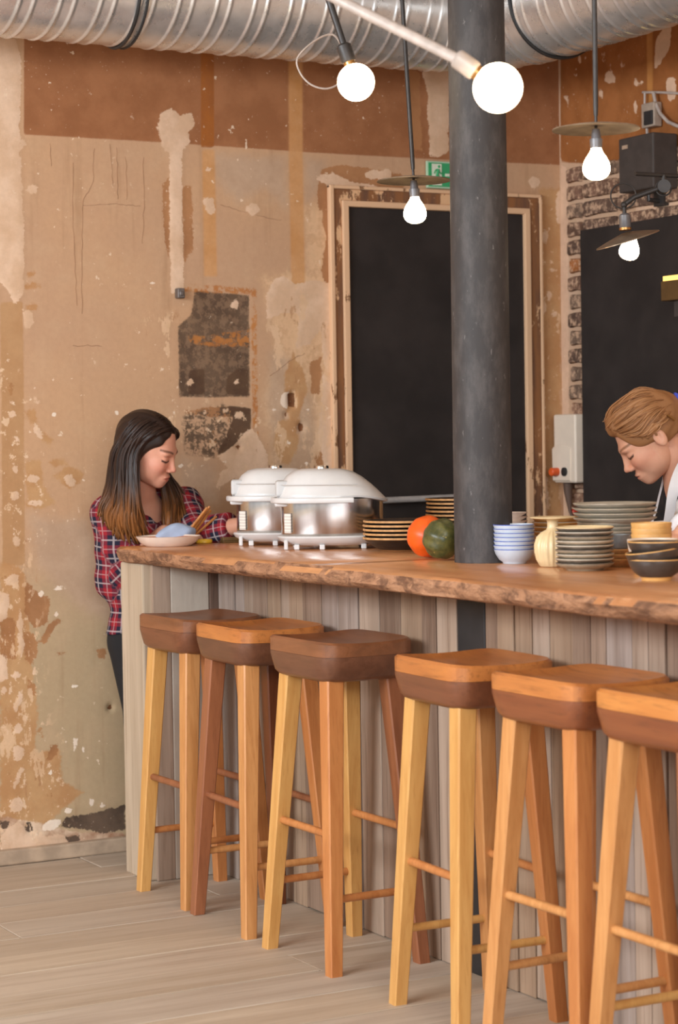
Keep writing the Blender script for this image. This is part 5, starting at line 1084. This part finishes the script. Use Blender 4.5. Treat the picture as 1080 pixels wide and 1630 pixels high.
far = [[HL(0.055, 0.010, 0.110), HL(0.045, 0.082, 0.060), HL(0.010, 0.094, -0.02), V(276, 792, 6.36), V(280, 826, 6.315), V(284, 862, 6.30)],
       [HL(0.020, 0.010, 0.130), HL(0.000, 0.090, 0.070), HL(-0.030, 0.096, -0.02), V(288, 788, 6.39), V(297, 822, 6.345), V(303, 854, 6.325)],
       [HL(-0.030, 0.010, 0.135), HL(-0.070, 0.080, 0.070), HL(-0.085, 0.086, -0.03), V(280, 780, 6.45), V(300, 815, 6.42), V(306, 842, 6.40)]]
strands(mb, far, 70, 0.0062, 0.0030, rs); strands(mb, far, 50, 0.0036, 0.005, rs, push=0.003)
inner = [[HL(0.0, 0.085, -0.02), V(262, 792, 6.33), V(262, 826, 6.29), V(262, 864, 6.29)], [HL(-0.02, 0.09, -0.02), V(276, 792, 6.345), V(276, 826, 6.30), V(278, 866, 6.30)]]
strands(mb, inner, 20, 0.0085, 0.004, rs)
me = mb.mesh('strand_tmp', MATS['brown_hair']); sv = np.array([v[:] for v in mb.v]); 
ho = mesh_obj('hair', [(pc, qc)], MATS['brown_hair'], wo, O); ho['label'] = 'long dark brown hair with lighter ends'
def join_mesh(o, mb, O):
    bm = bmesh.new(); bm.from_mesh(o.data); m2 = bpy.data.meshes.new('tmp'); m2.from_pydata([tuple(np.array(v) - O) for v in mb.v], [], mb.f); m2.polygons.foreach_set('use_smooth', [True] * len(mb.f)); bm.from_mesh(m2); n0 = len(o.data.vertices); bm.to_mesh(o.data); bm.free(); bpy.data.meshes.remove(m2)
    at_ = o.data.attributes.new('hs', 'FLOAT', 'POINT'); at_.data.foreach_set('value', np.array([0.35] * n0 + mb.hv, np.float32))
bpy.data.meshes.remove(me); join_mesh(ho, mb, O)

# ------------------------------------------------------------------ napkin with wooden sticks
nc = np.array(list(onz(281, 852, ZB + 0.02))); nc = np.array([2.80, 6.205, ZB])
nc = V(280, 852, 6.20); nc[2] = ZB
def nap(p):
    d = union([ell(p, nc + np.array([0.0, 0, 0.028]), (0.062, 0.030, 0.026)), ell(p, nc + np.array([0.03, 0.0, 0.040]), (0.030, 0.024, 0.022)), cap(p, nc + np.array([-0.075, 0.0, 0.008]), nc + np.array([-0.01, 0, 0.034]), 0.007, 0.02)], 0.02)
    return np.maximum(d + folds(p, 0.0052, 62, 1.3), ZB + 0.0005 - p[:, 2])
lo, hi = bounds([nc + np.array([-0.09, 0, 0]), nc + np.array([0.08, 0, 0.06])], 0.045); pn, qn = surfnet(nap, lo, hi, 0.003)
no = empty('napkin', tuple(nc)); mesh_obj('cloth', [(pn, qn)], flat('pale_blue_cloth', (162, 176, 200), 0.9, var=0.06), no, nc); tag(no, 'crumpled pale blue cloth napkin behind the white dish', 'napkin')
wood('stick_wood', (196, 126, 58), (168, 98, 40), axis=2, scale=40)
for i, (a, b, lab) in enumerate([((300, 846), (330, 808), 'topmost'), ((303, 849), (334, 806), 'second'), ((308, 850), (336, 812), 'third'), ((310, 852), (345, 822), 'lowest')]):
    A = V(a[0], a[1], 6.195 + 0.006 * i); Bq = V(b[0], b[1], 6.16 + 0.012 * i); d = Bq - A
    tag(MB().tube([tuple(A - d * 0.15), tuple(Bq)], [0.0052, 0.0042], 8).build('wooden_stick', MATS['stick_wood']), 'slim wooden stick poking out of the blue napkin, %s of the bundle' % lab, 'stick', 'wooden sticks in the blue napkin')

# ------------------------------------------------------------------ cook at the right edge
rs = np.random.RandomState(11)
kc = np.array(list(atd(1036, 697, 6.0))); KF = frame((-0.70, 0.37, -0.62), 0.0); KO_ = kc
headk = (HP * np.array([1.06, 1.0, 1.0])) @ KF + kc
def K(px, py, d): return np.array(list(atd(px, py, d)))
kn0 = kc + np.array([-0.030, 0, -0.055]) @ KF; kn1 = K(1094, 770, 6.02)
ksN, ksF = K(1118, 806, 5.86), K(1085, 798, 6.20); kch = K(1140, 860, 6.05); kwa = K(1170, 960, 6.08); kpe = np.array([kwa[0] + 0.03, kwa[1], 0.80])
kelN = K(1112, 836, 5.56); kwrN = K(1090, 850, 5.34); kelF = K(1098, 890, 6.14); kwrF = K(1085, 880, 5.95)
khR, khL = kpe + np.array([0.03, 0.08, -0.05]), kpe + np.array([0.0, -0.08, -0.05])
kax = np.array([[0.55, 0.0, 0], [0, 1, 0], [0, 0, 1]])
Rk = np.array([[0.88, 0.47, 0], [-0.47, 0.88, 0], [0, 0, 1]])   # columns: depth axis along the camera's right, width along view
RkT = np.stack([np.array([cr.x, cr.y, 0]) / math.hypot(cr.x, cr.y), np.array([cf.x, cf.y, 0]) / math.hypot(cf.x, cf.y), np.array([0, 0, 1.0])], 1)
def torso_k(p, g=0.0): return union([ell(p, kch, (0.098 + g, 0.150 + g, 0.14 + g), RkT), ell(p, kwa, (0.09 + g, 0.125 + g, 0.13 + g), RkT), ell(p, kpe, (0.105 + g, 0.155 + g, 0.12 + g), RkT), cap(p, ksN, ksF, 0.050 + g), cap(p, kn1, kch, 0.055 + g)], 0.06)
def legs_k(p, g=0.0):
    ds = []
    for h_ in (khR, khL): kn_ = np.array([h_[0] - 0.01, h_[1], 0.45]); a_ = np.array([h_[0] + 0.01, h_[1], 0.06]); ds += [cap(p, h_, kn_, 0.078 + g, 0.054 + g), cap(p, kn_, a_, 0.054 + g, 0.038 + g), cap(p, a_, a_ + np.array([-0.13, 0.03, -0.03]), 0.036 + g, 0.026 + g)]
    return union(ds, 0.03)
def arms_k(p, g=0.0): return np.minimum(smin(cap(p, ksN, kelN, 0.048 + g, 0.042 + g), cap(p, kelN, kwrN, 0.040 + g, 0.028 + g), 0.02), smin(cap(p, ksF, kelF, 0.048 + g, 0.042 + g), cap(p, kelF, kwrF, 0.04 + g, 0.028 + g), 0.02))
def body_k(p): return np.maximum(union([torso_k(p), arms_k(p), cap(p, kn0, kn1, 0.045, 0.056), legs_k(p)], 0.03), 0.003 - p[:, 2])
lo, hi = bounds([ksN, ksF, kelN, kelF, kwrN, kwrF, khR + np.array([0.05, 0, -0.75]), khL + np.array([-0.15, 0, -0.75]), kn0, kch], 0.12); lo[2] = -0.01
pb, qb = surfnet(body_k, lo, hi, 0.010)
hn = lambda p: hand_prims(p, kwrN, (-0.75, 0.2, -0.25), (-0.2, 0, 1), (0.2, 0.9, 0), 0.4, 0.95); hf = lambda p: hand_prims(p, kwrF, (-0.8, 0.1, -0.2), (-0.2, 0, 1), (0.1, -0.9, 0), 0.4, 0.95)
hands = []
for fn_, w_, e_ in ((hn, kwrN, kelN), (hf, kwrF, kelF)):
    lo, hi = bounds([w_, w_ + np.array([-0.13, 0.04, -0.06])], 0.06); hands.append(surfnet(lambda p: smin(fn_(p), cap(p, e_, w_, 0.04, 0.027), 0.01), lo, hi, 0.0038))
co = tag(empty('person', (kpe[0], kpe[1], 0)), 'person with tied-back blonde hair in a black top and white apron behind the bar', 'person'); O2 = np.array(co.location)
col = np.concatenate([head_colors((224, 168, 138), (196, 122, 104), (128, 88, 60), (70, 46, 36), (220, 142, 116)), np.tile(np.array(lin((218, 160, 130))), (len(pb) + sum(len(h_[0]) for h_ in hands), 1))])
mesh_obj('body', [(headk, HQ), (pb, qb)] + hands, MATS['skin'], co, O2, {'col': ('FLOAT_COLOR', col)})
def top_k(p):
    d = smin(torso_k(p, 0.012), np.maximum(smin(cap(p, ksF, kelF, 0.060, 0.055), cap(p, ksN, ksN + (kelN - ksN) * 0.3, 0.062, 0.06), 0.02), -1), 0.03) + folds(p, 0.003)
    d = smax(d, -cap(p, kn0, kn1 + np.array([-0.02, 0.01, 0.0]), 0.056, 0.060), 0.008)
    d = smax(d, -cap(p, kn1 + np.array([-0.085, 0.045, 0.0]), kch + np.array([-0.12, 0.06, 0.02]), 0.045, 0.012), 0.008); return np.maximum(d, 0.78 - p[:, 2])
lo, hi = bounds([ksN, ksF, kelF, kch, kwa, np.array([kpe[0], kpe[1], 0.8])], 0.17); pt_, qt = surfnet(top_k, lo, hi, 0.007)
mesh_obj('black_top', [(pt_, qt)], flat('black_cotton', (38, 34, 36), 0.85, var=0.15), co, O2)
wc = flat('white_cotton', (226, 222, 222), 0.85, var=0.03)
def sleeve(p):
    d = smin(cap(p, ksN + (kelN - ksN) * 0.18, kelN, 0.066, 0.060), cap(p, kelN, kelN + (kwrN - kelN) * 0.75, 0.060, 0.050), 0.03) + folds(p, 0.004, 60); e = (kwrN - kelN) / np.linalg.norm(kwrN - kelN)
    return smax(d, (p - (kelN + (kwrN - kelN) * 0.85)) @ e, 0.008)
lo, hi = bounds([ksN, kelN, kwrN], 0.09); pz, qz = surfnet(sleeve, lo, hi, 0.006); mesh_obj('sleeve', [(pz, qz)], wc, co, O2)
def ribbon(pts, w, th, side):
    rings = []; pts = [np.array(q) for q in catmull(pts, 6)]
    for i, q in enumerate(pts):
        tt = pts[min(i + 1, len(pts) - 1)] - pts[max(i - 1, 0)]; tt /= np.linalg.norm(tt); s_ = np.asarray(side, float); s_ = s_ - tt * (s_ @ tt); s_ /= np.linalg.norm(s_); n_ = np.cross(tt, s_)
        rings.append([tuple(q + s_ * a * w / 2 + n_ * b * th / 2) for a, b in ((-1, -1), (1, -1), (1, 1), (-1, 1))])
    return MB().rings(rings)
for pts, w_ in (([K(1098, 722, 5.92), K(1082, 752, 5.88), K(1073, 780, 5.86), K(1068, 815, 5.86), K(1064, 850, 5.87), K(1068, 900, 5.9)], 0.030), ([K(1060, 742, 6.10), K(1056, 765, 6.08), K(1050, 790, 6.06), K(1044, 815, 6.04), K(1036, 838, 6.03)], 0.006)):
    r_ = ribbon(pts, w_, 0.004, (cr.x, cr.y, 0)); r_.v = [tuple(np.array(v) - O2) for v in r_.v]; r_.build('apron_strap', wc, co)
bib = MB().rings([[tuple(K(x, y, d) - O2) for x, y, d in row] for row in (((1036, 830, 6.04), (1068, 828, 5.86), (1070, 829, 5.865), (1038, 831, 6.05)), ((1012, 856, 6.03), (1066, 858, 5.84), (1068, 858, 5.845), (1014, 857, 6.04)), ((1030, 1000, 6.03), (1080, 1010, 5.84), (1082, 1010, 5.845), (1032, 1000, 6.04)))]).build('apron_bib', wc, co)
# blonde hair swept back into a tie
hair_mat('blonde_hair', (184, 134, 90), (140, 94, 58), (196, 134, 76), bump=0.0)
def kcap(p):
    q = (p - kc) @ KF.T; y = np.abs(q[:, 1]); qq = np.stack([q[:, 0], y, q[:, 2]], 1)
    d = ell(qq, (-0.016, 0, 0.038), (0.105, 0.083, 0.096)); d = smin(d, ell(qq, (0.030, 0, 0.092), (0.050, 0.050, 0.034)), 0.03); d = smin(d, ell(qq, (-0.09, 0, 0.03), (0.035, 0.04, 0.04)), 0.03)
    cut = union([ell(qq, (0.118, 0, -0.040), (0.086, 0.088, 0.122)), ell(qq, (0.030, 0.085, -0.064), (0.085, 0.05, 0.062)), ell(qq, (-0.06, 0, -0.115), (0.10, 0.12, 0.085))], 0.03)
    return smax(d, -cut, 0.010) + 0.0016 * np.sin(150 * y + 60 * q[:, 2])
pc, qc = surfnet(kcap, kc - 0.17, kc + 0.17, 0.004); ko = mesh_obj('hair', [(pc, qc)], MATS['blonde_hair'], co, O2); mb = MB()
def KL(x, y, z): return np.array([x, y, z]) @ KF + kc
tie = (-0.128, 0.0, 0.030)
for sgn in (1, -1):
    g = [[KL(0.070, 0.004 * sgn, 0.118), KL(0.020, 0.020 * sgn, 0.129), KL(-0.06, 0.020 * sgn, 0.120), KL(*tie)],
         [KL(0.076, 0.020 * sgn, 0.100), KL(0.030, 0.055 * sgn, 0.115), KL(-0.05, 0.055 * sgn, 0.100), KL(*tie)],
         [KL(0.068, 0.046 * sgn, 0.078), KL(0.030, 0.080 * sgn, 0.072), KL(-0.04, 0.082 * sgn, 0.070), KL(*tie)],
         [KL(0.046, 0.070 * sgn, 0.044), KL(0.012, 0.086 * sgn, 0.034), KL(-0.05, 0.080 * sgn, 0.044), KL(*tie)],
         [KL(0.020, 0.078 * sgn, 0.016), KL(-0.010, 0.084 * sgn, 0.018), KL(-0.07, 0.070 * sgn, 0.020), KL(*tie)]]
    strands(mb, g, 84, 0.0046, 0.0026, rs, m=6, tip=0.6, vary=False); strands(mb, g, 60, 0.0024, 0.006, rs, m=6, tip=0.6, push=0.003, vary=False)
pt0 = KL(*tie); tail = [[pt0, pt0 + np.array(cr) * 0.05 + np.array([0, 0, 0.018]), pt0 + np.array(cr) * 0.095 + np.array([0, 0, -0.02]), pt0 + np.array(cr) * 0.10 + np.array([0, 0, -0.10])],
                        [pt0, pt0 + np.array(cr) * 0.045 + np.array(cf) * 0.03, pt0 + np.array(cr) * 0.075 + np.array(cf) * 0.03 + np.array([0, 0, -0.04]), pt0 + np.array(cr) * 0.085 + np.array([0, 0, -0.11])],
                        [pt0, pt0 + np.array(cr) * 0.045 - np.array(cf) * 0.03, pt0 + np.array(cr) * 0.075 - np.array(cf) * 0.03 + np.array([0, 0, -0.04]), pt0 + np.array(cr) * 0.085 + np.array([0, 0, -0.11])]]
strands(mb, tail, 34, 0.0085, 0.004, rs, m=6, tip=0.4); join_mesh(ko, mb, O2); ko['label'] = 'blonde hair swept back into a ponytail'
bk = np.array([-1, 0, 0]) @ KF; hz = [np.array([0, math.cos(a), math.sin(a)]) @ KF * 0.021 + pt0 + bk * 0.004 - O2 for a in np.linspace(0, 2 * PI, 21)]
MB().tube([tuple(q) for q in hz], 0.0065, 8, caps=False).build('hair_tie', flat('blue_elastic', (66, 78, 190), 0.7), co)
q = KL(-0.066, 0.086, 0.030) - O2; q2 = KL(-0.074, 0.086, 0.004) - O2; MB().tube([tuple(q), tuple(q2)], 0.004, 8).build('hair_clip', MATS['brass'], co)
